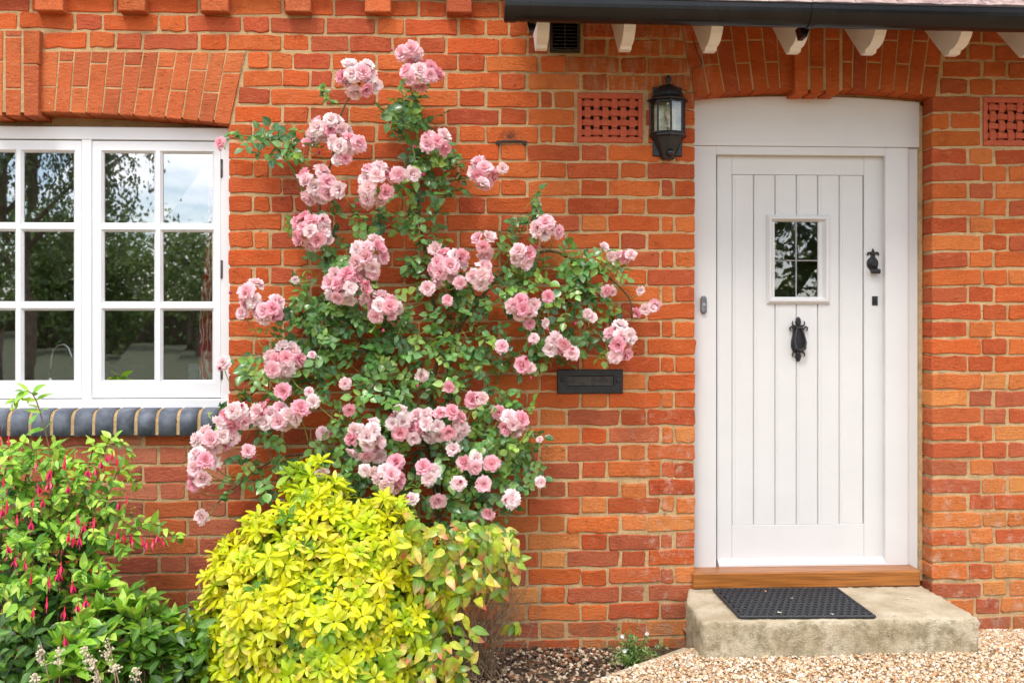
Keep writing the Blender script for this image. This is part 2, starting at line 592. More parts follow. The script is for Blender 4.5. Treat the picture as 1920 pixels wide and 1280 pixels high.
def m_tile():
    t = NT('clay roof tile')
    p = t.pos()
    a = t.noise(p, 22, 6, 0.65)
    c = t.mix(t.ramp(a, 0.35, 0.66), lin(190, 160, 150, 0.8), lin(140, 110, 104, 0.8))
    c = t.mix(t.ramp(t.noise(p, 55, 5, 0.7), 0.55, 0.7, 0, 0.8), c, lin(214, 198, 196, 0.85))
    return t.fin(c, 0.9, normal=t.bump(t.noise(p, 140, 4), 0.6, 0.004))
M['tile'] = m_tile()

# ------------------------------------------------------------------ templates: leaves, bricks, blooms
def leaf_template(name, L=1.0, W=0.5, prof='ovate', n=4, fold=0.12, curl=0.25, seed=0, mat=None):
    r = random.Random(seed)
    vs, fs, uv = [], [], []
    for i in range(n + 1):
        t = i / n
        if prof == 'ovate':
            w = math.sin(PI * min(1, t ** 0.75 * 0.98 + 0.02)) ** 0.85
        elif prof == 'obovate':
            w = math.sin(PI * (t ** 1.3 * 0.93 + 0.02)) ** 0.62
        else:                                            # lance
            w = math.sin(PI * (t ** 0.9 * 0.97 + 0.02)) ** 1.15
        w = max(w, 0.03) * W * 0.5
        z = -curl * t * t * L * 0.5
        jz = (r.random() - 0.5) * 0.04 * L
        vs += [(-w, t * L, z + fold * w * 2 + jz), (0, t * L, z), (w, t * L, z + fold * w * 2 - jz)]
        uv += [(t, 1, 0, 1), (t, 0, 0, 1), (t, 1, 0, 1)]
    for i in range(n):
        b = i * 3
        fs += [(b, b + 1, b + 4, b + 3), (b + 1, b + 2, b + 5, b + 4)]
    me = bpy.data.meshes.new(name)
    me.from_pydata(vs, [], fs)
    me.update()
    me.polygons.foreach_set('use_smooth', [True] * len(fs))
    a = me.attributes.new('leafuv', 'FLOAT_COLOR', 'POINT')
    a.data.foreach_set('color', [c for u in uv for c in u])
    if mat:
        me.materials.append(mat)
    return me

def frame(pos, tip, nor, s=1.0, sx=None):
    """matrix whose +y is tip and +z close to nor"""
    y = Vector(tip).normalized()
    z = Vector(nor) - y * Vector(nor).dot(y)
    if z.length < 1e-5:
        z = y.orthogonal()
    z.normalize()
    x = y.cross(z)
    sx = s if sx is None else sx
    return Matrix(((x.x * sx, y.x * s, z.x * s, pos[0]), (x.y * sx, y.y * s, z.y * s, pos[1]), (x.z * sx, y.z * s, z.z * s, pos[2]), (0, 0, 0, 1)))

def rv(r, s=1.0):
    return Vector((r.gauss(0, s), r.gauss(0, s), r.gauss(0, s)))

def brick_template(name, w, h, dep, seed, amp=0.0022, mat=None):
    """brick centred on x, z in the wall plane, face at y=0, uneven arrises"""
    r = random.Random(seed)
    hw, hh = w / 2, h / 2
    c = 0.004 + r.random() * 0.003
    out = [(-hw + c, -hh), (-hw * 0.33, -hh), (hw * 0.33, -hh), (hw - c, -hh), (hw, -hh + c), (hw, hh - c),
           (hw - c, hh), (hw * 0.33, hh), (-hw * 0.33, hh), (-hw + c, hh), (-hw, hh - c), (-hw, -hh + c)]
    out = [(x + r.gauss(0, amp), z + r.gauss(0, amp)) for x, z in out]
    n = len(out)
    vs = []
    bw = 0.0032
    for x, z in out:
        d = math.hypot(x / hw, z / hh)
        vs.append((x - bw * (1 if x > 0 else -1) * (abs(x) > hw * 0.8), r.gauss(0, 0.0006), z - bw * (1 if z > 0 else -1) * (abs(z) > hh * 0.8)))
    vs += [(x, 0.0035 + abs(r.gauss(0, 0.001)), z) for x, z in out]
    vs += [(x, dep, z) for x, z in out]
    fs = [tuple(range(n))]
    for k in range(n):
        m = (k + 1) % n
        fs += [(n + k, n + m, m, k), (2 * n + k, 2 * n + m, n + m, n + k)]
    me = bpy.data.meshes.new(name)
    me.from_pydata(vs, [], fs)
    me.update()
    if mat:
        me.materials.append(mat)
    return me

# ================================================================== THE HOUSE
house = thing('brick_house', 'orange red brick cottage with white door, white casement window and black gutter', 'house', (0, 0, 0))
PITCH, BH = 0.0743, 0.0652
WX0, WX1, WZ0, WZ1 = -3.0, 3.0, -0.32, 2.95
MY = 0.0045                                              # mortar face, recessed behind the brick faces

# ---- openings (photograph pixels on the wall face)
WIN_L, WIN_R = P(-377, 500).x, P(428, 500).x
WIN_T, WIN_B = P(250, 208).z, P(200, 817).z
DOOR_L, DOOR_R = P(1304, 700).x, P(1747, 700).x
DOOR_T = P(1525, 163).z
mort = MB()
TH = 0.26
def slab(x0, x1, z0, z1, hole=None):
    if hole:
        hx0, hx1, hz0, hz1 = hole
        for a in ((x0, hx0, z0, z1), (hx1, x1, z0, z1), (hx0, hx1, z0, hz0), (hx0, hx1, hz1, z1)):
            slab(*a)
        mort.box((hx0, MY + 0.05, hz0), (hx1, MY + TH, hz1))
        return
    mort.box((x0, MY, z0), (x1, MY + TH, z1))
HOLES = []
for q in ((1083, 1205, 175, 267), (1844, 1966, 183, 273)):
    a, b = P(q[0], q[3]), P(q[1], q[2])
    HOLES.append((a.x + 0.012, b.x - 0.012, a.z + 0.012, b.z - 0.012))
JE = 0.006
W_HEAD = P(250, 200).z
slab(WX0, WIN_L - JE, WZ0, WZ1)
slab(WIN_L - JE, WIN_R + JE, WZ0, WIN_B)
slab(WIN_L - JE, WIN_R + JE, W_HEAD, WZ1)
slab(WIN_R + JE, DOOR_L - JE, WZ0, WZ1, HOLES[0])
DHEAD = P(1525, 150).z
slab(DOOR_L - JE, DOOR_R + JE, DHEAD, WZ1)
slab(DOOR_L - JE, DOOR_R + JE, WZ0, P(1525, 1112).z - 0.02)
slab(DOOR_R + JE, WX1, WZ0, WZ1, HOLES[1])
# pointing between the door frame and the right reveal
mort.box((P(1722, 600, -0.09).x, 0.085, 0.13), (DOOR_R - 0.001, 0.13, P(1700, 190).z))
wall = mort.build('wall', M['mortar'], house)
wall['label'] = 'tan lime mortar and Flemish bonded red brickwork of the house front'

# ---- brick courses
S_W, H_W, JT = 0.2175, 0.1055, 0.0086
PER = S_W + H_W + 2 * JT
def cells(a, b, hc, k):
    """Flemish bond between a and b with a header centred on hc; narrow ends become header + closer"""
    out = []
    n0 = math.floor((a - hc) / PER) - 1
    x = hc + n0 * PER - H_W / 2
    while x < b:
        for w in (H_W, S_W):
            l, r = max(x, a), min(x + w, b)
            if r - l > 0.004:
                out.append([l, r])
            x += w + JT
    if not out:
        return out
    if out[0][1] - out[0][0] < 0.075 and len(out) > 1:
        l, r = out[0][0], out[1][1]
        if r - l > 0.13:
            cut = l + (r - l - JT) * 0.63
            out[0:2] = [[l, cut], [cut + JT, r]]
        else:
            out[0:2] = [[l, r]]
    if out[-1][1] - out[-1][0] < 0.075 and len(out) > 1:
        l, r = out[-2][0], out[-1][1]
        if r - l > 0.13:
            cut = l + (r - l - JT) * 0.37
            out[-2:] = [[l, cut], [cut + JT, r]]
        else:
            out[-2:] = [[l, r]]
    return out

def lerp(a, b, t):
    return a + (b - a) * t

def row_spans(z):
    """free stretches of wall at height z: (x0, x1, phase zone)"""
    py = to_px((0.3, 0, z))[1]
    pyl = to_px((-1.2, 0, z))[1]
    pyr = to_px((1.6, 0, z))[1]
    blocked = []
    if 226 < pyl < 817:
        blocked.append((WIN_L, WIN_R))
    elif 94 < pyl <= 226:
        t = (pyl - 97) / 135.0
        blocked.append((P(lerp(-409, -377, t), pyl).x, P(lerp(463, 430, t), pyl).x))
    elif 50 < pyl <= 94:
        blocked.append((P(-30, pyl).x, P(79, pyl).x))
    if 172 < pyr < 1120:
        blocked.append((DOOR_L, DOOR_R))
    elif 30 < pyr <= 172:
        t = (pyr - 50) / 130.0
        blocked.append((P(lerp(1276, 1303, t), pyr).x, P(lerp(1776, 1756, t), pyr).x))
    if 173 < py < 268:
        blocked.append((P(1081, 220).x, P(1207, 220).x))
    if 181 < pyr < 275:
        blocked.append((P(1842, 226).x, P(1968, 226).x))
    if 15 < py < 90:
        blocked.append((P(1030, 60).x, P(1090, 60).x))
    blocked.sort()
    spans, x = [], WX0 + 0.05
    for a, b in blocked:
        if a - x > 0.03:
            spans.append((x, a - JT * 0.2 if a in (DOOR_L,) else a - JT))
        x = max(x, b + (0 if b in (DOOR_R, WIN_R) else JT))
    spans.append((x, WX1 - 0.05))
    res = []
    kk = int(round((z - ZC) / PITCH))
    xm = P((655, 609, 700, 622)[kk % 4], 300).x
    for a, b in spans:
        if a < xm - 0.05 and b > xm + 0.05:
            res += [(a, xm - JT / 2, 'L'), (xm + JT / 2, b, 'M')]
        else:
            res.append((a, b, 'L' if b <= xm + 0.05 else ('R' if a > 1.2 else 'M')))
    return res

HC = {('L', 1): P(480, 300).x, ('L', 0): P(555, 300).x, ('M', 1): P(885, 300).x, ('M', 0): P(963, 300).x, ('R', 0): P(1840, 300).x, ('R', 1): P(1866, 300).x}

PAL = {
    'up':   [(229, 98, 56), (224, 90, 50), (226, 94, 54), (217, 88, 54), (234, 106, 62), (208, 84, 58), (200, 84, 60)],
    'low':  [(206, 102, 76), (200, 95, 72), (210, 108, 82), (196, 92, 72), (216, 118, 92), (222, 104, 62)],
    'mid':  [(222, 96, 52), (214, 90, 50), (226, 102, 56), (204, 84, 52), (228, 112, 64), (200, 86, 58)],
    'lowr': [(222, 112, 66), (210, 94, 60), (228, 124, 76), (206, 92, 62), (204, 98, 72), (196, 92, 68), (234, 134, 80)],
    'eave_shade': [(206, 92, 46), (200, 86, 44), (212, 96, 46), (192, 84, 48)],  # shade under the eaves is put into these darker brick colours
}
def brick_color(px, py, r):
    if px > 1700:
        z = 'eave_shade' if py < 280 else ('mid' if py < 700 else 'lowr')
    elif px < 430 and py > 780:
        z = 'low'
    elif py > 760 and px > 900:
        z = 'lowr' if r.random() < 0.6 else 'mid'
    elif px > 1050 and py < 200:
        z = 'eave_shade'
    elif px > 900:
        z = 'mid'
    else:
        z = 'up'
    c = r.choice(PAL[z])
    k = 0.86 * r.uniform(0.88, 1.08)
    q = lin(*c, k)
    h = r.uniform(0.95, 1.12)
    return (q[0] * 0.95, max(q[1] * h * 1.2, q[0] * 0.172), q[2] * h * (1.12 if z == 'low' else 0.98))

S_T = [brick_template('brick_stretcher', S_W, BH, 0.105, 10 + i, mat=M['brick']) for i in range(10)]
H_T = [brick_template('brick_header', H_W, BH, 0.105, 40 + i, mat=M['brick']) for i in range(8)]
C_T = [brick_template('brick_closer', 0.055, BH, 0.105, 60 + i, mat=M['brick']) for i in range(4)]
ALLB = S_T + H_T + C_T

# big patches of planting, to know which bricks stay in view
HIDE = [(640, 660, 170, 130), (620, 470, 80, 110), (810, 330, 70, 90), (700, 350, 90, 60), (860, 590, 110, 140), (1050, 560, 130, 110),
        (850, 790, 220, 110), (830, 920, 190, 110), (620, 250, 70, 50), (480, 800, 150, 130), (620, 1120, 270, 200), (860, 1100, 140, 160),
        (90, 1020, 180, 230), (240, 1180, 150, 110), (780, 130, 50, 50), (670, 145, 45, 45)]
rb = random.Random(3)
bricks = []
for k in range(22, -21, -1):
    ztop = ZC + k * PITCH
    zc = ztop - BH / 2
    if zc > WZ1 - 0.05 or zc < WZ0 + 0.03:
        continue
    for a, b, zone in row_spans(zc):
        low = zone in ('R',) and k < -5
        for l, r_ in cells(a, b, HC[(zone, k % 2)], k):
            w = r_ - l
            if w < 0.02:
                continue
            if w > 0.15:
                ti, bw = rb.randrange(0, 10), S_W
            elif w > 0.075:
                ti, bw = 10 + rb.randrange(0, 8), H_W
            else:
                ti, bw = 18 + rb.randrange(0, 4), 0.055
            xc = (l + r_) / 2
            px, py = to_px((xc, 0, zc))
            wob = 0.0012 + (0.0022 if (py > 860 and px > 1100) else 0)
            sx = w / bw * (1 - abs(rb.gauss(0, 0.012)))
            sz = 1 - abs(rb.gauss(0, 0.022)) - (abs(rb.gauss(0, 0.05)) if low else 0)
            yo = rb.gauss(-0.0005, 0.0013)
            Mx = Matrix.Translation((xc + rb.gauss(0, wob * 0.6), yo, zc + rb.gauss(0, wob))) @ Matrix.Rotation(rb.gauss(0, 0.006), 4, 'Y') @ Matrix.Diagonal((sx, 1, sz, 1))
            vis = w
            if not (-5 < px < 1925 and 0 < py < 1230):
                vis = 0.0
            if any(((px - x) / rx) ** 2 + ((py - y) / ry) ** 2 < 1 for x, y, rx, ry in HIDE):
                vis *= 0.2
            if 945 < px and py < 50:
                vis = 0
            bricks.append((vis + rb.random() * 0.004, ti, Mx, brick_color(px, py, rb)))
bricks.sort(key=lambda q: -q[0])
for v, ti, Mx, c in bricks[:270]:
    put('brick', ALLB[ti], wall, Mx, c)
o = joined('bricks_rest', ALLB, [(ti, Mx, c) for v, ti, Mx, c in bricks[270:]], M['brick_many'], wall, smooth=False)
o.name = 'brickwork'
o['kind'] = 'stuff'

# ---- arches, key bricks and dentils: bricks cut to the shapes in the photograph
def cut_brick(pts_px, e, dep, parent, col, seed, gap=1.15, bev=0.0028, mat='brick'):
    r = random.Random(seed)
    pts = [P(x, y, e) for x, y in pts_px]
    cx = sum(p.x for p in pts) / len(pts); cz = sum(p.z for p in pts) / len(pts)
    q = []
    for p in pts:
        d = Vector((p.x - cx, 0, p.z - cz))
        k = 1 - 0.0046 / max(abs(d.x) + 1e-4, 0.012) * 0.5 * gap
        kz = 1 - 0.0046 / max(abs(d.z) + 1e-4, 0.012) * 0.5 * gap
        q.append((d.x * k + r.gauss(0, 0.0006), d.z * kz + r.gauss(0, 0.0006)))
    if sum(q[i][0] * q[(i + 1) % len(q)][1] - q[(i + 1) % len(q)][0] * q[i][1] for i in range(len(q))) < 0:
        q = q[::-1]
    m = MB()
    m.prism(q, 0, dep, bev)
    me = m.mesh('brick')
    me.materials.append(M[mat])
    return put('brick', me, parent, Matrix.Translation((cx, -e, cz)), col)

ra = random.Random(11)
def arch_col(r, warm=1.0):
    c = r.choice([(226, 98, 62), (220, 92, 58), (214, 92, 56), (228, 104, 66), (208, 90, 60), (198, 82, 56)])
    q = lin(*c, 0.84 * r.uniform(0.9, 1.06))
    return (q[0] * 0.95, q[1] * 1.42, q[2] * 1.2)

# window arch
am = MB()
am.prism([(P(-407, 97).x, P(0, 95).z), (P(-377, 97).x, P(0, 224).z), (P(-200, 97).x, P(0, 214).z), (P(-30, 97).x, P(0, 207).z), (P(79, 97).x, P(60, 207).z),
          (P(250, 222).x, P(250, 213.5).z), (P(429, 232).x, P(429, 226.5).z), (P(461, 97).x, P(461, 96).z)], -0.0015, MY + 0.10)
am.box((P(-26, 100).x, -0.0265, P(20, 213).z), (P(74, 100).x, 0.10, P(20, 58).z))
warch = am.build('window_arch', M['mortar'], house)
warch['label'] = 'cambered gauged brick arch over the white window'
top_x = [77, 111, 139, 171, 203, 235, 269, 298, 331, 361, 393, 424, 460]
bot_x = [74, 102, 131, 161, 191, 222, 250, 280, 309, 341, 371, 400, 430]
def bot_y(x):
    return 211 + 21 * ((x - 25) / 400.0) ** 2 + 0.004 * abs(x - 25)
def seg(x0t, x1t, x0b, x1b, yt, yb0, yb1, cuts, e, dep, parent, seed):
    """one wedge-shaped column of an arch, cut across at the given fractions"""
    fr = [0.0] + cuts + [1.0]
    for a, b in zip(fr[:-1], fr[1:]):
        la, lb = lerp(x0t, x0b, a), lerp(x0t, x0b, b)
        ra_, rb_ = lerp(x1t, x1b, a), lerp(x1t, x1b, b)
        yla, ylb = lerp(yt, yb0, a), lerp(yt, yb0, b)
        yra, yrb = lerp(yt, yb1, a), lerp(yt, yb1, b)
        cut_brick([(la, ylb if False else yla), (lb, ylb), (rb_, yrb), (ra_, yra)], e, dep, parent, arch_col(ra), seed + int(a * 100))
for i in range(12):
    cuts = [0.575] if i % 2 == 0 else [0.16 + 0.012 * i]
    seg(top_x[i], top_x[i + 1], bot_x[i], bot_x[i + 1], 95 + 0.006 * top_x[i], bot_y(bot_x[i]), bot_y(bot_x[i + 1]), cuts, 0.004, 0.119, warch, 100 + i * 7)
    mt = [50 - x for x in (top_x[i], top_x[i + 1])]; mb = [50 - x for x in (bot_x[i], bot_x[i + 1])]
    seg(mt[1], mt[0], mb[1], mb[0], 92, bot_y(50 - mb[1]), bot_y(50 - mb[0]), cuts, 0.004, 0.119, warch, 300 + i * 7)
for j, (x0, x1) in enumerate(((-26, 7), (8.5, 41), (42.5, 75))):
    seg(x0, x1, x0 + 1, x1 - 2, 56, 219 - j % 2, 219, [0.40] if j == 2 else ([0.08, 0.68] if j == 1 else [0.36]), 0.030, 0.14, warch, 500 + j)

# door arch
dm = MB()
def dsoff(x):
    return 168 + 15 * ((x - 1530) / 225.0) ** 2
pts = [(P(1277, 28).x, P(1277, 28).z)] + [(P(x, dsoff(x)).x, P(x, dsoff(x) - 4).z) for x in range(1304, 1757, 41)] + [(P(1780, 28).x, P(1780, 34).z)]
dm.prism(pts, -0.0005, MY + 0.09)
dm.box((P(1490, 100).x, -0.0268, P(1530, 171).z), (P(1575, 100).x, 0.09, P(1530, 32).z))
dm.box((DOOR_L + 0.003, 0.097, P(1525, 196, -0.09).z), (DOOR_R - 0.003, 0.13, DHEAD + 0.02))
darch = dm.build('door_arch', M['mortar'], house)
darch['label'] = 'segmental brick arch with projecting key bricks over the white door'
tb_l = [(1273, 1303), (1302, 1330), (1333, 1359), (1367, 1388), (1396, 1413), (1426, 1441), (1455, 1463), (1489, 1490)]
tb_r = [(1576, 1574), (1602, 1598), (1629, 1623), (1660, 1649), (1688, 1675), (1717, 1700), (1747, 1727), (1776, 1755)]
def darch_col(r):
    return lin(*r.choice([(208, 100, 44), (200, 94, 42), (214, 104, 48), (190, 90, 50)]), 0.80 * r.uniform(0.9, 1.06))
arch_col_w = arch_col
arch_col = lambda r, w=1: darch_col(r)
for lst, s0 in ((tb_l, 700), (tb_r, 800)):
    for i in range(len(lst) - 1):
        (t0, b0), (t1, b1) = lst[i], lst[i + 1]
        cuts = [0.62] if i % 2 == (0 if s0 == 800 else 1) else [0.32]
        seg(t0, t1, b0, b1, 30, dsoff(b0), dsoff(b1), cuts, 0.003, 0.112, darch, s0 + i * 9)
for j, (x0, x1) in enumerate(((1489, 1517), (1518, 1546), (1547, 1576))):
    seg(x0, x1, x0 + 1, x1 - 1, 30, 176, 176, [0.30, ] if j == 2 else ([0.66] if j == 1 else [0.2]), 0.030, 0.14, darch, 900 + j)
arch_col = arch_col_w
# settlement crack beside the door arch
ck = MB()
cpts = [(1291, 48), (1300, 75), (1307, 100), (1316, 118), (1312, 125), (1297, 129), (1299, 150), (1303, 170)]
ck.tube([P(x, y, 0.0015) for x, y in cpts], [0.0012, 0.0025, 0.003, 0.0035, 0.003, 0.003, 0.0022, 0.001], 5)
ck.build('crack', m_plain('crack shadowless gap', (0.05, 0.035, 0.025), 1.0), darch)

# dentil course at the top of the wall
dt = MB()
dt.box((WX0 + 0.02, -0.004, P(400, -14, 0.05).z), (P(938, 0).x, MY, P(400, -18, 0.05).z))
dent = dt.build('dentil_course', M['mortar'], house)
dent['label'] = 'row of projecting dentil bricks at the top of the wall'
for i, (x0, x1) in enumerate([(-89, -36), (65, 118), (222, 272), (377, 428), (535, 583), (684, 733), (837, 885)]):
    a, b = P(x0, 0, 0.05), P(x1, 20 + i * 0.7, 0.05)
    m = MB()
    hw, hz = (b.x - a.x) / 2, BH / 2
    m.box((-hw, 0, -hz), (hw, 0.06, hz), 0.004)
    me = m.mesh('brick'); me.materials.append(M['brick'])
    put('brick', me, dent, Matrix.Translation(((a.x + b.x) / 2, -0.052, b.z + hz)), arch_col(ra))
zd = P(400, -20, 0.05).z
x = WX0 + 0.05
while x < P(930, 0).x:
    w = ra.choice((S_W, H_W))
    m = MB(); m.box((-w / 2, 0, -BH / 2), (w / 2, 0.06, BH / 2), 0.004)
    me = m.mesh('brick'); me.materials.append(M['brick'])
    put('brick', me, dent, Matrix.Translation((x + w / 2, -0.058, zd + 0.012 + BH / 2)), arch_col(ra))
    x += w + JT

# ---- air bricks and louvre
def air_brick(x0, x1, y0, y1):
    a, b = P(x0, y1, 0.002), P(x1, y0, 0.002)
    m = MB()
    X0, X1, Z0, Z1 = a.x, b.x, a.z, b.z
    fw = 0.024
    y = -0.004
    m.box((X0, y, Z0), (X1, 0.03, Z0 + fw), 0.003); m.box((X0, y, Z1 - fw), (X1, 0.03, Z1), 0.003)
    m.box((X0, y + 0.0004, Z0 + fw), (X0 + fw * 0.72, 0.03, Z1 - fw)); m.box((X1 - fw * 0.72, y + 0.0004, Z0 + fw), (X1, 0.03, Z1 - fw))
    gx0, gx1, gz0, gz1 = X0 + fw * 0.72, X1 - fw * 0.72, Z0 + fw, Z1 - fw
    nx, nz = 6, 4
    for i in range(nx):                                  # upright straps
        xc = lerp(gx0, gx1, (i + 0.68) / (nx + 0.36))
        w = (gx1 - gx0) / (nx + 0.36) * 0.31
        n = nz * 2
        for j in range(nz):
            for hh in (0, 1):
                up = (i + j + hh) % 2
            zc0, zc1 = lerp(gz0, gz1, j / nz), lerp(gz0, gz1, (j + 1) / nz)
            yy = 0.0015 if (i + j) % 2 == 0 else 0.009
            m.box((xc - w, yy, zc0), (xc + w, yy + 0.006, zc1))
    for j in range(nz):                                  # level straps
        zc = lerp(gz0, gz1, (j + 0.5) / nz)
        w = (gz1 - gz0) / nz * 0.29
        for i in range(nx + 1):
            xa = lerp(gx0, gx1, max(0, (i - 0.32) / (nx + 0.36))); xb = lerp(gx0, gx1, min(1, (i + 0.68) / (nx + 0.36)))
            m.box((xa, 0.0045, zc - w), (xb, 0.0105, zc + w))
        for i in range(nx):
            if (i + j) % 2:
                xc = lerp(gx0, gx1, (i + 0.68) / (nx + 0.36)); ww = (gx1 - gx0) / (nx + 0.36) * 0.46
                m.box((xc - ww, 0.0005, zc - w + 0.0006), (xc + ww, 0.0044, zc + w - 0.0006))
    o = m.build('air_brick', M['terra'], wall)
    d = MB(); d.box((gx0 - 0.002, 0.018, gz0 - 0.002), (gx1 + 0.002, 0.024, gz1 + 0.002))
    return o, d
dark = m_plain('painted void shade', (0.006, 0.005, 0.005), 1.0, 0, 10, 0.1, 0.0)  # near-black plate stands in for the shade inside the air brick holes
for q in ((1083, 1205, 175, 267), (1844, 1966, 183, 273)):
    o, d = air_brick(*q)
    d.build('cavity_shade', dark, wall)
lm = MB()
a, b = P(1031, 98, 0.01), P(1088, 20, 0.01)
lm.box((a.x, -0.012, a.z), (b.x, 0.01, a.z + 0.012)); lm.box((a.x, -0.012, b.z - 0.012), (b.x, 0.01, b.z))
lm.box((a.x, -0.0116, a.z + 0.012), (a.x + 0.012, 0.01, b.z - 0.012)); lm.box((b.x - 0.012, -0.0116, a.z + 0.012), (b.x, 0.01, b.z - 0.012))
lm.box(((a.x + b.x) / 2 - 0.002, -0.0112, a.z + 0.012), ((a.x + b.x) / 2 + 0.002, 0.0, b.z - 0.012))
for i in range(10):
    z = lerp(a.z + 0.016, b.z - 0.012, i / 10)
    lm.profile_x([(-0.0115, z), (0.004, z + 0.007), (0.004, z + 0.0085), (-0.0115, z + 0.004)], a.x + 0.012, b.x - 0.012)
lm.box((a.x + 0.002, 0.0045, a.z + 0.002), (b.x - 0.002, 0.0052, b.z - 0.002))
lm.build('louvre_vent', m_plain('dark brown plastic', (0.03, 0.023, 0.019), 0.5, 0, 20, 0.2, 0.05), wall)

# ---- blue bullnose sill
sm = MB()
sz0, sz1 = P(230, 817, 0.04).z, P(230, 766, 0.0).z
sm.box((WIN_L, -0.004, sz0 + 0.004), (WIN_R, 0.12, sz1 - 0.006))
sill = sm.build('window_sill', M['mortar'], house)
sill['label'] = 'sloping sill of blue-grey bullnose bricks under the white window'
def bull(w):
    m = MB()
    prof = [(0.11, sz1 + 0.004)]
    prof += [(0.03, sz1), (-0.005, sz1 - 0.004), (-0.024, sz1 - 0.012), (-0.036, sz1 - 0.026), (-0.041, sz1 - 0.045), (-0.042, sz0), (0.0, sz0 - 0.001), (0.11, sz0)]
    m.profile_x([(y, z) for y, z in prof], -w / 2, w / 2)
    return m.mesh('brick')
bm_ = [bull(0.0685 + 0.001 * i) for i in range(3)]
for me in bm_:
    me.materials.append(M['bluebrick'])
    me.polygons.foreach_set('use_smooth', [len(p.vertices) == 4 for p in me.polygons])
x = P(19, 790, 0.03).x - 10 * 0.0845 + 0.04
i = 0
rs = random.Random(5)
while x < WIN_R - 0.03:
    k = rs.uniform(0.8, 1.15)
    put('brick', bm_[i % 3], sill, Matrix.Translation((x, rs.gauss(0, 0.001), rs.gauss(0, 0.001))), lin(90, 96, 108, 0.75 * k))
    # mortar beds between the bullnoses, a little behind
    x += 0.0845; i += 1
jm = MB()
prof = [(0.10, sz1 + 0.001), (0.03, sz1 - 0.004), (-0.003, sz1 - 0.008), (-0.020, sz1 - 0.016), (-0.031, sz1 - 0.028), (-0.036, sz1 - 0.045), (-0.037, sz0 + 0.003), (0.10, sz0 + 0.003)]
jm.profile_x(prof, WIN_L + 0.002, WIN_R - 0.002)
jm.build('pointing', M['mortar'], sill)
# timber/mortar bed over the window head
hb = MB()
hb.box((WIN_L, 0.113, P(250, 240, -0.06).z - 0.02), (WIN_R, 0.135, P(250, 195).z))
hb.build('window_head_bedding', M['mortar'], house)

# ---- window
EW = -0.062                                              # frame face stands back from the wall face
def bx_px(m, x0, y0, x1, y1, e, dep, bev=0.0):
    xc, yc = (x0 + x1) / 2, (y0 + y1) / 2
    m.box((P(x0, yc, e).x, -e, P(xc, y1, e).z), (P(x1, yc, e).x, -e + dep, P(xc, y0, e).z), bev)
def wx(px):
    return P(px, 500, EW).x
def wz(py):
    return P(200, py, EW).z
fm = MB()
yF = -EW
def fbox(x0, y0, x1, y1, dy=0.0, dep=0.07, bev=0.003):
    fm.box((wx(x0), yF + dy, wz(y1)), (wx(x1), yF + dy + dep, wz(y0)), bev)
fbox(-377, 238, 433, 262)                                # head
fbox(-377, 748, 433, 766, -0.014, 0.09)                  # bottom rail, a little proud
fbox(414, 262.3, 433, 747.7)                             # right post
fbox(-377, 262.3, -360, 747.7)
fbox(153, 262.3, 171.5, 747.7)
fbox(-115, 262.3, -96, 747.7)
window = fm.build('window', M['white_win'], house)
window['label'] = 'white painted three-light casement window with small panes'
def make_sash(x0, x1):
    m = MB()
    e = 0.006
    xs = [x0, x0 + 21, x0 + 115, x0 + 131.5, x1 - 16.5, x1]
    rows = [(286, 417), (434, 565), (582, 713)]
    y0, y1 = 264, 746
    cols = [(x0 + 21, x0 + 115), (x0 + 131.5, x1 - 16.5)]
    ch = 4.5
    X = [x0]; Z = [y0]
    for a, b in cols:
        X += [a - ch, b + ch]
    X.append(x1)
    for a, b in rows:
        Z += [a - ch, b + ch]
    Z.append(y1)
    yf = yF + e
    for i in range(len(X) - 1):
        for j in range(len(Z) - 1):
            if i % 2 == 1 and j % 2 == 1:
                (ca, cb), (ra_, rb_) = cols[i // 2], rows[j // 2]
                A = [(wx(X[i]), yf, wz(Z[j + 1])), (wx(X[i + 1]), yf, wz(Z[j + 1])), (wx(X[i + 1]), yf, wz(Z[j])), (wx(X[i]), yf, wz(Z[j]))]
                B = [(wx(ca), yf + 0.012, wz(rb_)), (wx(cb), yf + 0.012, wz(rb_)), (wx(cb), yf + 0.012, wz(ra_)), (wx(ca), yf + 0.012, wz(ra_))]
                C = [(p[0], yf + 0.02, p[2]) for p in B]
                m.add(A + B + C, [(0, 1, 5, 4), (1, 2, 6, 5), (2, 3, 7, 6), (3, 0, 4, 7), (4, 5, 9, 8), (5, 6, 10, 9), (6, 7, 11, 10), (7, 4, 8, 11)])
            else:
                m.add([(wx(X[i]), yf, wz(Z[j + 1])), (wx(X[i + 1]), yf, wz(Z[j + 1])), (wx(X[i + 1]), yf, wz(Z[j])), (wx(X[i]), yf, wz(Z[j]))], [(0, 1, 2, 3)])
    # edges of the sash
    c = [(wx(x0), wz(y1)), (wx(x1), wz(y1)), (wx(x1), wz(y0)), (wx(x0), wz(y0))]
    vs = [(x, yf, z) for x, z in c] + [(x, yf + 0.045, z) for x, z in c]
    m.add(vs, [(k, (k + 1) % 4, 4 + (k + 1) % 4, 4 + k) for k in range(4)])
    m.build('sash', M['white_win'], window)
    for a, b in cols:
        for t, u in rows:
            g = MB()
            j1, j2 = R.gauss(0, 0.0008), R.gauss(0, 0.0008)
            g.add([(wx(a - 2), yf + 0.0165 + j1, wz(u + 2)), (wx(b + 2), yf + 0.0165 - j1, wz(u + 2)), (wx(b + 2), yf + 0.0165 + j2, wz(t - 2)), (wx(a - 2), yf + 0.0165 - j2, wz(t - 2))], [(0, 1, 2, 3)])
            g.build('pane', M['glass'], window)
make_sash(172, 413)
make_sash(-90, 152)
make_sash(-358, -116)
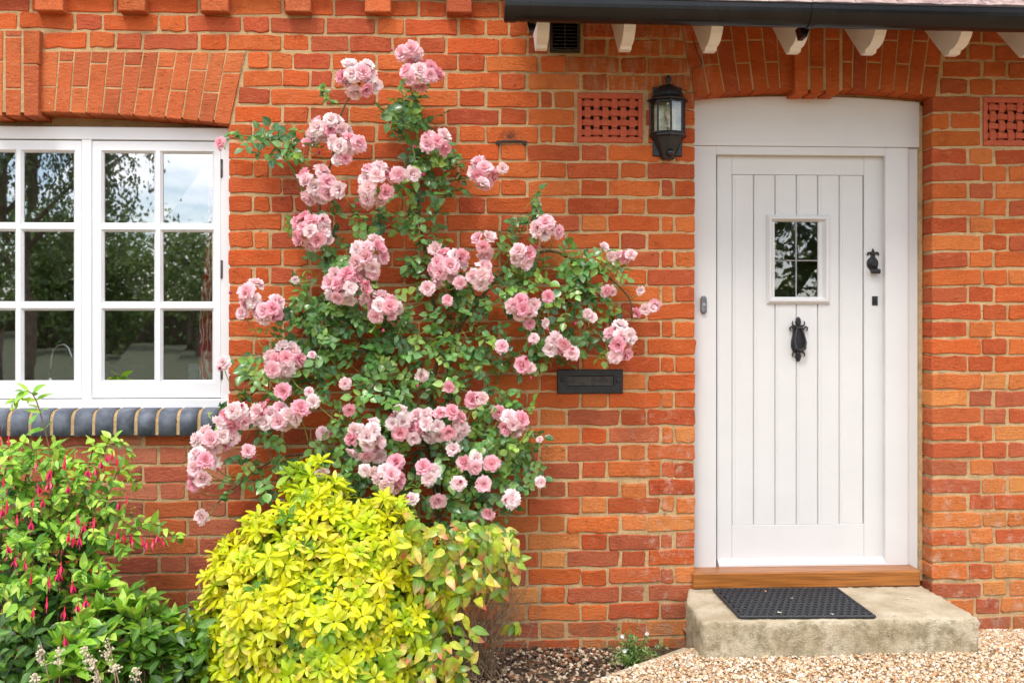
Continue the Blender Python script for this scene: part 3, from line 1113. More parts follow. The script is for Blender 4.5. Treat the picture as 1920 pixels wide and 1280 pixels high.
# dark rebate behind the shut joints
rbm = MB()
for x0, x1 in ((171, 414), (-97, 153.5), (-361, -114.5)):
    X0, X1, Z0, Z1 = wx(x0), wx(x1), wz(748), wz(261)
    y0, y1 = yF + 0.02, yF + 0.03
    for A, B in (((X0, y0, Z0), (X0 + 0.02, y1, Z1)), ((X1 - 0.02, y0, Z0), (X1, y1, Z1)), ((X0, y0, Z0), (X1, y1, Z0 + 0.02)), ((X0, y0, Z1 - 0.02), (X1, y1, Z1))):
        rbm.box(A, B)
rbm.build('rebate', m_plain('grey rebate', (0.25, 0.24, 0.23), 0.9), window)
for y0, y1 in ((297, 332), (487, 522), (685, 712)):
    h = MB()
    h.tube([(wx(415), yF - 0.002, wz(y1)), (wx(415), yF - 0.002, wz(y0))], 0.004, 8)
    h.box((wx(413.5), yF - 0.0012, wz(y1) + 0.002), (wx(418), yF + 0.001, wz(y0) - 0.002))
    h.build('hinge', m_plain('tarnished steel', (0.16, 0.14, 0.13), 0.4, 0.8), window)

# ---- dim kitchen behind the panes
rm = MB()
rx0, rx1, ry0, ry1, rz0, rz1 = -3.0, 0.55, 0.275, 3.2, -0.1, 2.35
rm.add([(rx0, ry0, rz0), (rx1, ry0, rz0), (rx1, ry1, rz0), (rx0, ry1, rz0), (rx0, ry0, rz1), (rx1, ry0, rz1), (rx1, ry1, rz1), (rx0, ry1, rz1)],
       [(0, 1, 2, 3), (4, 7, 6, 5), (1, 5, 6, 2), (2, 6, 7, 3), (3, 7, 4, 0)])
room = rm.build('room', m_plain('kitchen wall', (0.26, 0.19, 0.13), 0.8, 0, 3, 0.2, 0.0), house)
cb = MB()
for i in range(6):
    x = -2.6 + i * 0.5
    cb.box((x, 3.05, 1.45), (x + 0.47, 3.19, 2.1), 0.02)
    cb.box((x, 2.75, -0.05), (x + 0.47, 3.19, 0.75), 0.02)
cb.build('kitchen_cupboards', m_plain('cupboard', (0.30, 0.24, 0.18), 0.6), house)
cw = MB()
cw.box((-2.9, 0.28, 0.72), (0.0, 0.85, 0.80))
cw.build('worktop', m_plain('worktop', (0.06, 0.05, 0.04), 0.3), house)

# ---- door frame, door, threshold
ED = -0.088
def dbox(m, x0, y0, x1, y1, e, dep, bev=0.002):
    bx_px(m, x0, y0, x1, y1, e, dep, bev)
dfm = MB()
def dX(px, e=ED):
    return P(px, 600, e).x
def dZ(py, e=ED):
    return P(1510, py, e).z
fr_pts = [(dX(1296), dZ(275)), (dX(1724), dZ(275))]
for i in range(9):
    x = lerp(1724, 1296, i / 8)
    fr_pts.append((dX(x), dZ(181 + 9 * ((x - 1512) / 212.0) ** 2)))
dfm.prism(fr_pts, -ED - 0.004, -ED + 0.06, 0.003)        # head board with a curved top
dfm.box((dX(1296), -ED, dZ(1083)), (dX(1343), -ED + 0.08, dZ(275.5)), 0.002)
dfm.box((dX(1660), -ED, dZ(1081)), (dX(1703), -ED + 0.08, dZ(275.5)), 0.002)
dfm.box((dX(1703.5), -ED + 0.012, dZ(1081)), (dX(1724), -ED + 0.08, dZ(276)), 0.002)
dfm.box((dX(1343), -ED + 0.0006, dZ(291)), (dX(1660), -ED + 0.08, dZ(275.5)), 0.002)
dframe = dfm.build('door_frame', M['white'], house)
dframe['label'] = 'white door frame with a deep curved head board'
EL = ED - 0.030                                          # door leaf face
def lX(px):
    return P(px, 600, EL).x
def lZ(py):
    return P(1497, py, EL).z
lf = MB()
lf.box((lX(1344.5), -EL, lZ(1077)), (lX(1372), -EL + 0.045, lZ(293)), 0.0015)
lf.box((lX(1620), -EL, lZ(1077)), (lX(1658.5), -EL + 0.045, lZ(293)), 0.0015)
lf.box((lX(1372.2), -EL + 0.0004, lZ(328)), (lX(1619.8), -EL + 0.045, lZ(293)), 0.0015)
lf.box((lX(1372.2), -EL + 0.0004, lZ(1077)), (lX(1619.8), -EL + 0.045, lZ(983)), 0.0015)
lf.box((lX(1372), -EL + 0.016, lZ(985)), (lX(1620), -EL + 0.022, lZ(569)))
lf.box((lX(1372), -EL + 0.016, lZ(404)), (lX(1620), -EL + 0.022, lZ(326)))
lf.box((lX(1372), -EL + 0.016, lZ(569.5)), (lX(1446), -EL + 0.022, lZ(403.5)))
lf.box((lX(1545), -EL + 0.016, lZ(569.5)), (lX(1620), -EL + 0.022, lZ(403.5)))
door = lf.build('door', M['white'], house)
door['label'] = 'white boarded cottage door with a small leaded window'
bxs = [1372.6, 1413.5, 1454, 1494, 1534, 1574.5, 1619.4]
for i in range(6):
    m = MB()
    a, b = bxs[i] + 0.22, bxs[i + 1] - 0.22
    X0, X1 = lX(a), lX(b)
    spans = [(328.6, 982.4)]
    if 1 < i < 4:
        spans = [(328.6, 405), (567, 982.4)]
    elif i in (1, 4):
        pass
    for y0, y1 in spans:
        Z0, Z1 = lZ(y1), lZ(y0)
        c = 0.0032
        yv = -EL + 0.004
        prof = [(X0, yv + 0.006), (X0 + c, yv), (X1 - c, yv), (X1, yv + 0.006)]
        # tongue bead beside the vee, as moulded boards have
        bd = 0.011
        prof = [(X0, yv + 0.006), (X0 + c, yv), (X0 + bd, yv), (X0 + bd + 0.001, yv + 0.0012), (X0 + bd + 0.003, yv), (X1 - c, yv), (X1, yv + 0.006)]
        n = len(prof)
        vs = [(x, y, Z0) for x, y in prof] + [(x, y, Z1) for x, y in prof]
        fs = [(k, k + 1, n + k + 1, n + k) for k in range(n - 1)]
        fs += [tuple([k for k in range(n)][::-1]), tuple(n + k for k in range(n))]
        m.add(vs, fs)
    m.build('plank', M['white'], door)
dp = MB()
dp.profile_x([(-EL - 0.028, lZ(1076)), (-EL - 0.030, lZ(1054)), (-EL - 0.004, lZ(1045)), (-EL + 0.002, lZ(1045)), (-EL + 0.002, lZ(1076))], lX(1345), lX(1661) - 0.003)
dp.build('drip_bar', M['white'], door)
# small window in the door: bead, four panes, lead cross
wbm = MB()
yb = -EL - 0.012
def ring(m, ox0, oy0, ox1, oy1, ix0, iy0, ix1, iy1, ya, yb_, yc):
    """moulded frame: outer edge at ya, crest yb_, inner edge yc"""
    mx = lambda a, b: a * 0.62 + b * 0.38
    rings = []
    for (x0, y0, x1, y1, yy) in ((ox0, oy0, ox1, oy1, -EL + 0.004), (ox0, oy0, ox1, oy1, ya), (mx(ox0, ix0), mx(oy0, iy0), mx(ox1, ix1), mx(oy1, iy1), yb_),
                                 (mx(ix0, ox0), mx(iy0, oy0), mx(ix1, ox1), mx(iy1, oy1), yb_), (ix0, iy0, ix1, iy1, yc), (ix0, iy0, ix1, iy1, yc + 0.012)):
        rings.append([(lX(x0), yy, lZ(y1)), (lX(x1), yy, lZ(y1)), (lX(x1), yy, lZ(y0)), (lX(x0), yy, lZ(y0))])
    vs = [p for q in rings for p in q]
    fs = []
    for i in range(len(rings) - 1):
        for k in range(4):
            n = (k + 1) % 4
            fs.append((i * 4 + k, i * 4 + n, i * 4 + 4 + n, i * 4 + 4 + k))
    m.add(vs, fs)
ring(wbm, 1438, 403, 1556, 570, 1449, 415.5, 1542.5, 556.5, -EL - 0.002, -EL - 0.013, -EL + 0.004)
wbm.build('window_bead', M['white'], door)
for x0, x1 in ((1448, 1494), (1494.6, 1543)):
    for y0, y1 in ((415, 488), (488.6, 557)):
        g = MB()
        j = R.gauss(0, 0.0006)
        yy = -EL + 0.014
        g.add([(lX(x0), yy + j, lZ(y1)), (lX(x1), yy - j, lZ(y1)), (lX(x1), yy + j, lZ(y0)), (lX(x0), yy - j, lZ(y0))], [(0, 1, 2, 3)])
        g.build('pane', M['glass_dark'], door)
ld = MB()
ld.tube([(lX(1494.3), -EL + 0.012, lZ(557)), (lX(1494.3), -EL + 0.012, lZ(415))], 0.0036, 6)
ld.tube([(lX(1448), -EL + 0.0115, lZ(488.3)), (lX(1543), -EL + 0.0115, lZ(488.3))], 0.0032, 6)
ld.build('lead_cross', M['lead'], door)
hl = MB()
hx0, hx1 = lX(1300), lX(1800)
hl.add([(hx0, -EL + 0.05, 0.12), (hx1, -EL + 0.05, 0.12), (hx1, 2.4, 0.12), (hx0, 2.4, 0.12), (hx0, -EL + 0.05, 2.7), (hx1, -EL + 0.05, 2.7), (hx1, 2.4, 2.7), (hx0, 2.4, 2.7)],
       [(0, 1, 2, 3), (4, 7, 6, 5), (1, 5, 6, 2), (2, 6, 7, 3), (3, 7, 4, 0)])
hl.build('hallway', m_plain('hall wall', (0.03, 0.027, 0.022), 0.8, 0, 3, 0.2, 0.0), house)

# iron furniture on the door
def horn(m, pts, r0, r1, y):
    n = len(pts)
    m.tube([(p[0], y, p[1]) for p in pts], [lerp(r0, r1, i / (n - 1)) for i in range(n)], 6)
def kx(zx):
    return lX(1420 + zx / 4.13)
def kz(zy):
    return lZ(390 + zy / 4.13)
yk = -EL
m = MB()
body = [(290, 905), (340, 905), (352, 925), (362, 980), (374, 1040), (374, 1075), (360, 1105), (330, 1120), (300, 1118), (272, 1105), (260, 1070), (262, 1030), (272, 980), (280, 925)]
m.prism([(kx(x), kz(y)) for x, y in body][::-1], yk - 0.009, yk + 0.006, 0.004)
for cy in (880, 1150):
    m.prism([(kx(315 + 22 * math.cos(a) * (1 - 0.25 * abs(math.sin(a)))), kz(cy - 38 * math.sin(a))) for a in [2 * PI * i / 12 for i in range(12)]], yk - 0.011, yk + 0.005, 0.005)
for s in (-1, 1):
    horn(m, [(kx(315 + s * 25), kz(915)), (kx(315 + s * 42), kz(908)), (kx(315 + s * 48), kz(890)), (kx(315 + s * 42), kz(874))], 0.005, 0.0022, yk - 0.006)
    horn(m, [(kx(315 + s * 35), kz(935)), (kx(315 + s * 55), kz(918)), (kx(315 + s * 68), kz(925)), (kx(315 + s * 64), kz(950))], 0.0055, 0.003, yk - 0.008)
    horn(m, [(kx(315 + s * 22), kz(1112)), (kx(315 + s * 42), kz(1118)), (kx(315 + s * 48), kz(1135)), (kx(315 + s * 42), kz(1152))], 0.005, 0.0022, yk - 0.006)
# the striker: a drop loop standing off the plate
loop = [(kx(300), kz(930), yk - 0.014), (kx(285), kz(980), yk - 0.02), (kx(276), kz(1040), yk - 0.026), (kx(284), kz(1085), yk - 0.03), (kx(315), kz(1102), yk - 0.032),
        (kx(350), kz(1085), yk - 0.03), (kx(360), kz(1040), yk - 0.026), (kx(350), kz(980), yk - 0.02), (kx(334), kz(930), yk - 0.014)]
m.tube([(x, y, z) for x, z, y in loop], [0.0035, 0.004, 0.005, 0.007, 0.0085, 0.007, 0.005, 0.004, 0.0035], 8)
m.tube([(kx(292), yk - 0.014, kz(928)), (kx(342), yk - 0.014, kz(928))], 0.005, 8)
m.build('knocker', M['black'], door, smooth=False)
m = MB()
m.prism([(kx(890 + 44 * math.cos(a)), kz(428 - 52 * math.sin(a))) for a in [2 * PI * i / 16 for i in range(16)]], yk - 0.01, yk + 0.006, 0.005)
m.prism([(kx(893 + 33 * math.cos(a)), kz(425 - 36 * math.sin(a))) for a in [2 * PI * i / 16 for i in range(16)]], yk - 0.018, yk - 0.008, 0.005)
m.prism([(kx(x), kz(y)) for x, y in ((868, 480), (868, 470), (876, 376), (886, 350), (880, 340), (893, 310), (906, 340), (900, 350), (910, 376), (930, 470), (930, 480))], yk - 0.008, yk + 0.005, 0.003)
for s in (-1, 1):
    horn(m, [(kx(893 + s * 6), kz(362)), (kx(893 + s * 24), kz(344)), (kx(893 + s * 38), kz(345)), (kx(893 + s * 42), kz(366))], 0.006, 0.0035, yk - 0.005)
m.tube([(kx(868), yk - 0.02, kz(490)), (kx(934), yk - 0.02, kz(490))], 0.0105, 12)
m.build('door_pull', M['black'], door)
m = MB()
bx0 = (kx(888), yk - 0.006, kz(752)); m.box(bx0, (kx(931), yk + 0.004, kz(682)), 0.003)
m.prism([(kx(909 + 13 * math.cos(a)), kz(715 - 22 * math.sin(a))) for a in [2 * PI * i / 12 for i in range(12)]], yk - 0.011, yk - 0.005, 0.002)
m.build('keyhole_cover', M['black'], door)

tm = MB()
ta, tb = P(1298, 1110, 0.012), P(1731, 1080, 0.012)
tm.box((ta.x, -0.014, 0.132), (tb.x - 0.012, 0.16, 0.132 + 0.068), 0.006)
tm.build('threshold', M['wood'], house)

# ---- eaves: rafter tails, gutter, tiles
def ez(py, px, e):
    return P(px, py, e).z
ZF = P(1476, 100, 0.215).z                               # foot of the rafter tails
for px0 in (1003, 1160, 1319, 1476, 1617, 1774, 1915):
    xl = P(px0 + 1, 95, 0.215).x
    m = MB()
    prof = [(-0.195, ZF), (-0.235, ZF), (-0.242, ZF + 0.012), (-0.272, ZF + 0.014), (-0.30, ZF + 0.024), (-0.325, ZF + 0.045), (-0.345, ZF + 0.075), (-0.352, ZF + 0.11),
            (-0.352, ZF + 0.16), (-0.30, ZF + 0.215), (MY - 0.002, ZF + 0.49), (MY - 0.002, ZF + 0.175)]
    m.profile_x(prof, xl, xl + 0.046)
    m.build('rafter_tail', M['cream'], house)
g0, g1 = P(948, 20, 0.46).x, 3.0
def gz(x):
    return lerp(P(1400, 50, 0.455).z + 0.006, P(1400, 50, 0.455).z - 0.006, (x - g0) / 2.0) + 0.056
gm = MB()
gr = 0.056
def gutter_ring(x, r, lip=0.016):
    zc = gz(x)
    pts = [(x, -0.455 + r, zc + lip)]
    for i in range(15):
        a = PI * i / 14
        pts.append((x, -0.455 + r * math.cos(a), zc - r * math.sin(a)))
    pts.append((x, -0.455 - r, zc + lip))
    pts.append((x, -0.455 - r - 0.004, zc + lip + 0.003))
    pts.append((x, -0.455 - r - 0.003, zc + lip + 0.006))
    pts.append((x, -0.455 - r + 0.003, zc + lip + 0.005))
    for i in range(14, -1, -1):
        a = PI * i / 14
        pts.append((x, -0.455 + (r - 0.003) * math.cos(a), zc - (r - 0.003) * math.sin(a)))
    pts.append((x, -0.455 + r - 0.003, zc + lip))
    return pts
def gutter_part(xs, r):
    m = MB()
    n = len(gutter_ring(0, r))
    vs, fs = [], []
    for x in xs:
        vs += gutter_ring(x, r)
    for i in range(len(xs) - 1):
        for k in range(n):
            q = (k + 1) % n
            fs.append((i * n + k, i * n + q, (i + 1) * n + q, (i + 1) * n + k))
    fs.append(tuple(range(n))[::-1]); fs.append(tuple((len(xs) - 1) * n + k for k in range(n)))
    m.add(vs, fs)
    return m
gut = gutter_part([g0 + (g1 - g0) * i / 10 for i in range(11)], gr).build('gutter', M['plastic'], house, smooth=False)
gut['label'] = 'black half-round rain gutter under the roof tiles'
ecap = gutter_part([g0 - 0.004, g0 + 0.038], gr + 0.0035)
# closed end disc
ring_ = gutter_ring(g0 - 0.002, gr)
ecap.add([(g0 - 0.006, -0.455, gz(g0) + 0.014)] + [(g0 - 0.006, p[1], p[2]) for p in ring_[:17]], [(0, i, i + 1) for i in range(1, 17)])
ecap.build('end_cap', M['plastic'], gut)
for px in (1000, 1519, 2030):
    x = P(px, 30, 0.46).x
    b = gutter_part([x - 0.012, x + 0.012], gr + 0.005)
    zc = gz(x)
    b.prism([(x - 0.022, zc - gr + 0.02), (x - 0.012, zc - gr - 0.022), (x + 0.006, zc - gr - 0.022), (x + 0.02, zc - gr + 0.02)], -0.41, -0.353)
    b.build('bracket', M['plastic'], gut)
roofm = MB()
zr = gz(1.0) + 0.020
SL = math.radians(42)
rx0_ = P(955, 10, 0.4).x
dz = (0.40) * math.tan(SL)
roofm.profile_x([(-0.44, zr - 0.010), (MY - 0.003, zr - 0.010 + 0.445 * math.tan(SL)), (MY - 0.003, zr - 0.030 + 0.445 * math.tan(SL)), (-0.44, zr - 0.030)], rx0_, 3.0)
roof = roofm.build('roof', m_plain('roof boards', (0.16, 0.13, 0.1), 0.9), house)
roof['label'] = 'small lean-to roof of weathered clay tiles above the gutter'
tl = MB()
TW, TL = 0.163, 0.26
vs = []
nseg = 4
for y in (0.0, TL):
    for zz in (0.0, 0.012):
        for i in range(nseg + 1):
            u = i / nseg - 0.5
            vs.append((u * TW, y, zz + 0.006 * (0.25 - u * u) * 2))
n = nseg + 1
fs = []
for i in range(nseg):
    fs += [(n + i, n + i + 1, 3 * n + i + 1, 3 * n + i), (i + 1, i, 2 * n + i, 2 * n + i + 1), (i, i + 1, n + i + 1, n + i), (2 * n + i + 1, 2 * n + i, 3 * n + i, 3 * n + i + 1)]
fs += [(0, n, 3 * n, 2 * n), (nseg, 2 * n + nseg, 3 * n + nseg, n + nseg)]
tl.add(vs, fs)
tile_me = tl.mesh('tile'); tile_me.materials.append(M['tile'])
rt = random.Random(9)
for row in range(5):
    x = rx0_ + TW / 2 + (TW / 2 if row % 2 else 0) - 0.02
    while x < 3.0:
        e = 0.465 - row * 0.095
        z = zr + (0.465 - e) * math.tan(SL) + 0.004
        Mx = Matrix.Translation((x, -e, z)) @ Matrix.Rotation(rt.gauss(0, 0.008), 4, 'Z') @ Matrix.Rotation(SL - 0.07 + rt.gauss(0, 0.008), 4, 'X')
        put('tile', tile_me, roof, Mx)
        x += TW + 0.004
#@@PART2@@
# ================================================================== GROUND
BEDZ = -0.117
def gravel_z(x, y):
    """level of the gravel drive; it falls a little towards the wall on both sides of the step"""
    e = -y
    return -0.062 * max(0.0, 1 - max(0.0, e) / 0.42) if x > 1.5 else -0.03 * max(0.0, 1 - max(0.0, e) / 0.55)

def sheet(name, pts, mat, kind='structure'):
    m = MB()
    m.add(pts, [tuple(range(len(pts)))])
    o = m.build(name, mat)
    o['kind'] = kind
    return o
def m_ground():
    t = NT('gravelly ground')
    p = t.pos()
    c = t.mix(t.ramp(t.noise(p, 40, 6, 0.7), 0.35, 0.65), lin(150, 120, 86, 0.8), lin(206, 176, 138, 0.8))
    return t.fin(c, 0.95, normal=t.bump(t.noise(p, 120, 4), 0.6, 0.01))
def m_soil():
    t = NT('garden soil')
    p = t.pos()
    c = t.mix(t.ramp(t.noise(p, 30, 6, 0.7), 0.35, 0.65), lin(58, 44, 32, 0.8), lin(112, 92, 70, 0.8))
    return t.fin(c, 1.0, normal=t.bump(t.noise(p, 70, 5, 0.7), 0.9, 0.02))
def m_lawn():
    t = NT('lawn')
    p = t.pos()
    c = t.mix(t.ramp(t.noise(p, 1.4, 6, 0.7), 0.35, 0.65), (0.045, 0.07, 0.018), (0.09, 0.085, 0.04))  # tree shadows on the grass are mixed into these dark brownish greens
    return t.fin(c, 0.95, normal=t.bump(t.noise(p, 40, 4), 0.8, 0.05))
sheet('ground', [(-300, -400, -0.16), (300, -400, -0.16), (300, 300, -0.16), (-300, 300, -0.16)], m_ground())
sheet('lawn', [(-150, -300, -0.05), (150, -300, -0.05), (150, -9, -0.05), (-150, -9, -0.05)], m_lawn())
# drive as a gently falling mesh
KA, KB = G(1292, 1226, -0.03), G(1105, 1290, -0.02)      # line of the edging stone
dv = MB()
nx, ny = 40, 16
def edge_x(y):
    return lerp(KA.x, KB.x, (KA.y - y) / (KA.y - KB.y)) if y < KA.y else KA.x + 0.05
vs, fs = [], []
ys = [0.02, -0.1, -0.2, -0.3, -0.4, -0.5, -0.6, -0.8, -1.0, -1.4, -2.0, -3, -4.5, -6.5, -9]
for y in ys:
    x0 = edge_x(max(y, -1.4)) if y > -1.4 else lerp(edge_x(-1.4), -8, min(1, (-1.4 - y) / 0.6))
    for i in range(nx + 1):
        x = lerp(x0, 6.0, i / nx)
        vs.append((x, y, gravel_z(x, y) - 0.006))
for j in range(len(ys) - 1):
    for i in range(nx):
        a = j * (nx + 1) + i
        fs.append((a, a + nx + 1, a + nx + 2, a + 1))
dv.add(vs, fs)
o = dv.build('driveway', m_ground()); o['kind'] = 'structure'
# soil bed, uneven
rg = random.Random(21)
sb = MB()
nx, ny = 60, 14
vs, fs = [], []
for j in range(ny + 1):
    y = lerp(0.01, -1.6, j / ny)
    for i in range(nx + 1):
        x = lerp(-3.2, 0.95, i / nx)
        z = BEDZ + 0.012 * math.sin(x * 7 + y * 11) * math.cos(x * 3.1 - y * 5) + rg.gauss(0, 0.004) + 0.02 * max(0, -y - 0.25)
        vs.append((x, y, z))
for j in range(ny):
    for i in range(nx):
        a = j * (nx + 1) + i
        fs.append((a, a + nx + 1, a + nx + 2, a + 1))
sb.add(vs, fs)
o = sb.build('soil_bed', m_soil(), smooth=True); o['kind'] = 'structure'

# pebbles
def pebble_template(seed):
    r = random.Random(seed)
    t = (1 + 5 ** 0.5) / 2
    vs = [(-1, t, 0), (1, t, 0), (-1, -t, 0), (1, -t, 0), (0, -1, t), (0, 1, t), (0, -1, -t), (0, 1, -t), (t, 0, -1), (t, 0, 1), (-t, 0, -1), (-t, 0, 1)]
    fs = [(0, 11, 5), (0, 5, 1), (0, 1, 7), (0, 7, 10), (0, 10, 11), (1, 5, 9), (5, 11, 4), (11, 10, 2), (10, 7, 6), (7, 1, 8),
          (3, 9, 4), (3, 4, 2), (3, 2, 6), (3, 6, 8), (3, 8, 9), (4, 9, 5), (2, 4, 11), (6, 2, 10), (8, 6, 7), (9, 8, 1)]
    k = 1 / 1.9
    vs = [(x * k * r.uniform(0.75, 1.2), y * k * r.uniform(0.75, 1.2), z * k * r.uniform(0.7, 1.15)) for x, y, z in vs]
    me = bpy.data.meshes.new('pebble')
    me.from_pydata(vs, [], fs); me.update()
    return me
PEB = [pebble_template(i) for i in range(6)]
def m_pebble():
    t = NT('pebbles')
    base, _ = tint_of(t, 'ATTR')
    g = t.ramp(t.noise(t.pos(), 170, 3), 0.3, 0.7, 0.8, 1.15)
    c = t.mix(1.0, base, t.n('ShaderNodeCombineColor', Red=g, Green=g, Blue=g).outputs[0], 'MULTIPLY')
    return t.fin(c, 0.8, spec=0.3)
M['pebble'] = m_pebble()
PC = [lin(*c, 0.86) for c in ((236, 214, 184), (222, 190, 150), (242, 228, 206), (206, 162, 116), (190, 140, 96), (230, 204, 170), (220, 188, 146), (204, 188, 164), (246, 238, 222), (184, 140, 100))]
inst = []
def scatter(n, xa, xb, ya, yb, zf, smin, smax, cols, ok, sink=0.25):
    for _ in range(n):
        x, y = rg.uniform(xa, xb), rg.uniform(ya, yb)
        if not ok(x, y):
            continue
        s = rg.uniform(smin, smax) * (1.5 if rg.random() < 0.05 else 1)
        q = Quaternion((rg.gauss(0, 1), rg.gauss(0, 1), rg.gauss(0, 1), rg.gauss(0, 1))).normalized().to_matrix()
        sc = Matrix.Diagonal((s * rg.uniform(0.8, 1.25), s * rg.uniform(0.8, 1.25), s * rg.uniform(0.55, 0.9)))
        m3 = Matrix.Rotation(rg.uniform(0, 6.28), 3, 'Z') @ Matrix.Rotation(rg.gauss(0, 0.4), 3, 'X') @ Matrix.Rotation(rg.gauss(0, 0.4), 3, 'Y') @ sc
        m4 = m3.to_4x4(); m4.translation = (x, y, zf(x, y) + s * sink * rg.uniform(0.3, 1.6))
        c = rg.choice(cols); k = rg.uniform(0.8, 1.12)
        inst.append((rg.randrange(6), m4, tuple(v * k for v in c)))
SX0, SX1, SE, SZ = P(1316, 1165, 0.468).x, P(1837, 1163, 0.468).x, 0.468, 0.13
def on_drive(x, y):
    if SX0 < x < SX1 and y > -SE:
        return False
    return x > edge_x(y) if y > -1.4 else x > lerp(edge_x(-1.4), -8, min(1, (-1.4 - y) / 0.6))
scatter(34000, 0.2, 2.9, -0.95, 0.0, gravel_z, 0.0030, 0.0064, PC, on_drive)
scatter(9000, -0.4, 2.9, -1.7, -0.95, gravel_z, 0.005, 0.009, PC, on_drive)
joined('gravel', PEB, inst, M['pebble'], smooth=False)['kind'] = 'stuff'
# chips and litter in the bed
inst = []
SC = [lin(*c, 0.8) for c in ((90, 70, 52), (70, 54, 42), (126, 100, 76), (196, 172, 140), (226, 206, 180), (150, 96, 66), (52, 42, 34))]
scatter(9500, -0.1, 0.86, -0.9, 0.0, lambda x, y: BEDZ + 0.02 * max(0, -y - 0.25), 0.004, 0.010, SC, lambda x, y: not on_drive(x, y) and not (x > SX0 and y > -SE), 0.5)
scatter(1600, -2.2, 0.0, -0.9, 0.0, lambda x, y: BEDZ + 0.02 * max(0, -y - 0.25), 0.004, 0.012, SC[:4] + SC[5:], lambda x, y: True, 0.5)
joined('soil_litter', PEB, inst, M['pebble'], smooth=False)['kind'] = 'stuff'

# ================================================================== THINGS BY THE DOOR
# concrete doorstep: worn block
def block(x0, x1, y0, y1, z0, z1, nx, ny, nz, amp, seed, chips=()):
    r = random.Random(seed)
    key, vs, fs = {}, [], []
    def vert(i, j, k):
        if (i, j, k) not in key:
            x, y, z = lerp(x0, x1, i / nx), lerp(y0, y1, j / ny), lerp(z0, z1, k / nz)
            edge = (i in (0, nx)) + (j in (0, ny)) + (k in (0, nz))
            cx, cy, cz = (x0 + x1) / 2, (y0 + y1) / 2, (z0 + z1) / 2
            a = amp * (1 if edge < 2 else 1.6)
            p = Vector((x + r.gauss(0, a), y + r.gauss(0, a), z + r.gauss(0, a)))
            if edge >= 2:
                ins = 0.003 if edge == 2 else 0.006
                if i in (0, nx): p.x += ins * (1 if i == 0 else -1)
                if j in (0, ny): p.y += ins * (1 if j == 0 else -1)
                if k == nz: p.z -= ins * 0.8
            if chips and p.x < x0 + 0.12:
                p.x += 0.055 * max(0.0, 1 - max(0.0, -p.y) / 0.2) * (1 - (p.x - x0) / 0.12)
            key[(i, j, k)] = len(vs); vs.append(p)
        return key[(i, j, k)]
    for i in range(nx):
        for j in range(ny):
            fs.append((vert(i, j, nz), vert(i + 1, j, nz), vert(i + 1, j + 1, nz), vert(i, j + 1, nz)))
    for i in range(nx):
        for k in range(nz):
            fs.append((vert(i, 0, k), vert(i + 1, 0, k), vert(i + 1, 0, k + 1), vert(i, 0, k + 1)))
            fs.append((vert(i + 1, ny, k), vert(i, ny, k), vert(i, ny, k + 1), vert(i + 1, ny, k + 1)))
    for j in range(ny):
        for k in range(nz):
            fs.append((vert(0, j + 1, k), vert(0, j, k), vert(0, j, k + 1), vert(0, j + 1, k + 1)))
            fs.append((vert(nx, j, k), vert(nx, j + 1, k), vert(nx, j + 1, k + 1), vert(nx, j, k + 1)))
    m = MB(); m.add(vs, fs)
    return m
st = block(SX0, SX1, -SE, 0.03, -0.10, SZ, 60, 24, 12, 0.0013, 4, (1,)).build('doorstep', M['concrete'], smooth=True)
tag(st, 'pale weathered concrete doorstep in front of the white door', 'doorstep')
ed = MB()
ka, kb = Vector(KA), Vector(KB)
dirk = (kb - ka).normalized(); nk = Vector((-dirk.y, dirk.x, 0))
n = 18
vs, fs = [], []
for i in range(n + 1):
    c = ka.lerp(kb + dirk * 0.9, i / n)
    for s, z in ((-0.036, -0.09), (-0.034, 0.004), (-0.024, 0.013), (0.022, 0.014), (0.034, 0.004), (0.036, -0.09)):
        q = c + nk * (s + rg.gauss(0, 0.0012)); vs.append((q.x, q.y, -0.022 + z + rg.gauss(0, 0.0012)))
for i in range(n):
    for k in range(5):
        fs.append((i * 6 + k, i * 6 + k + 1, i * 6 + 7 + k, i * 6 + 6 + k))
fs += [tuple(range(6)), tuple(n * 6 + 5 - k for k in range(6))]
ed.add(vs, fs)
eo = ed.build('edging_stone', M['concrete'], smooth=False)
tag(eo, 'narrow concrete edging stone between soil bed and gravel left of the doorstep', 'edging')

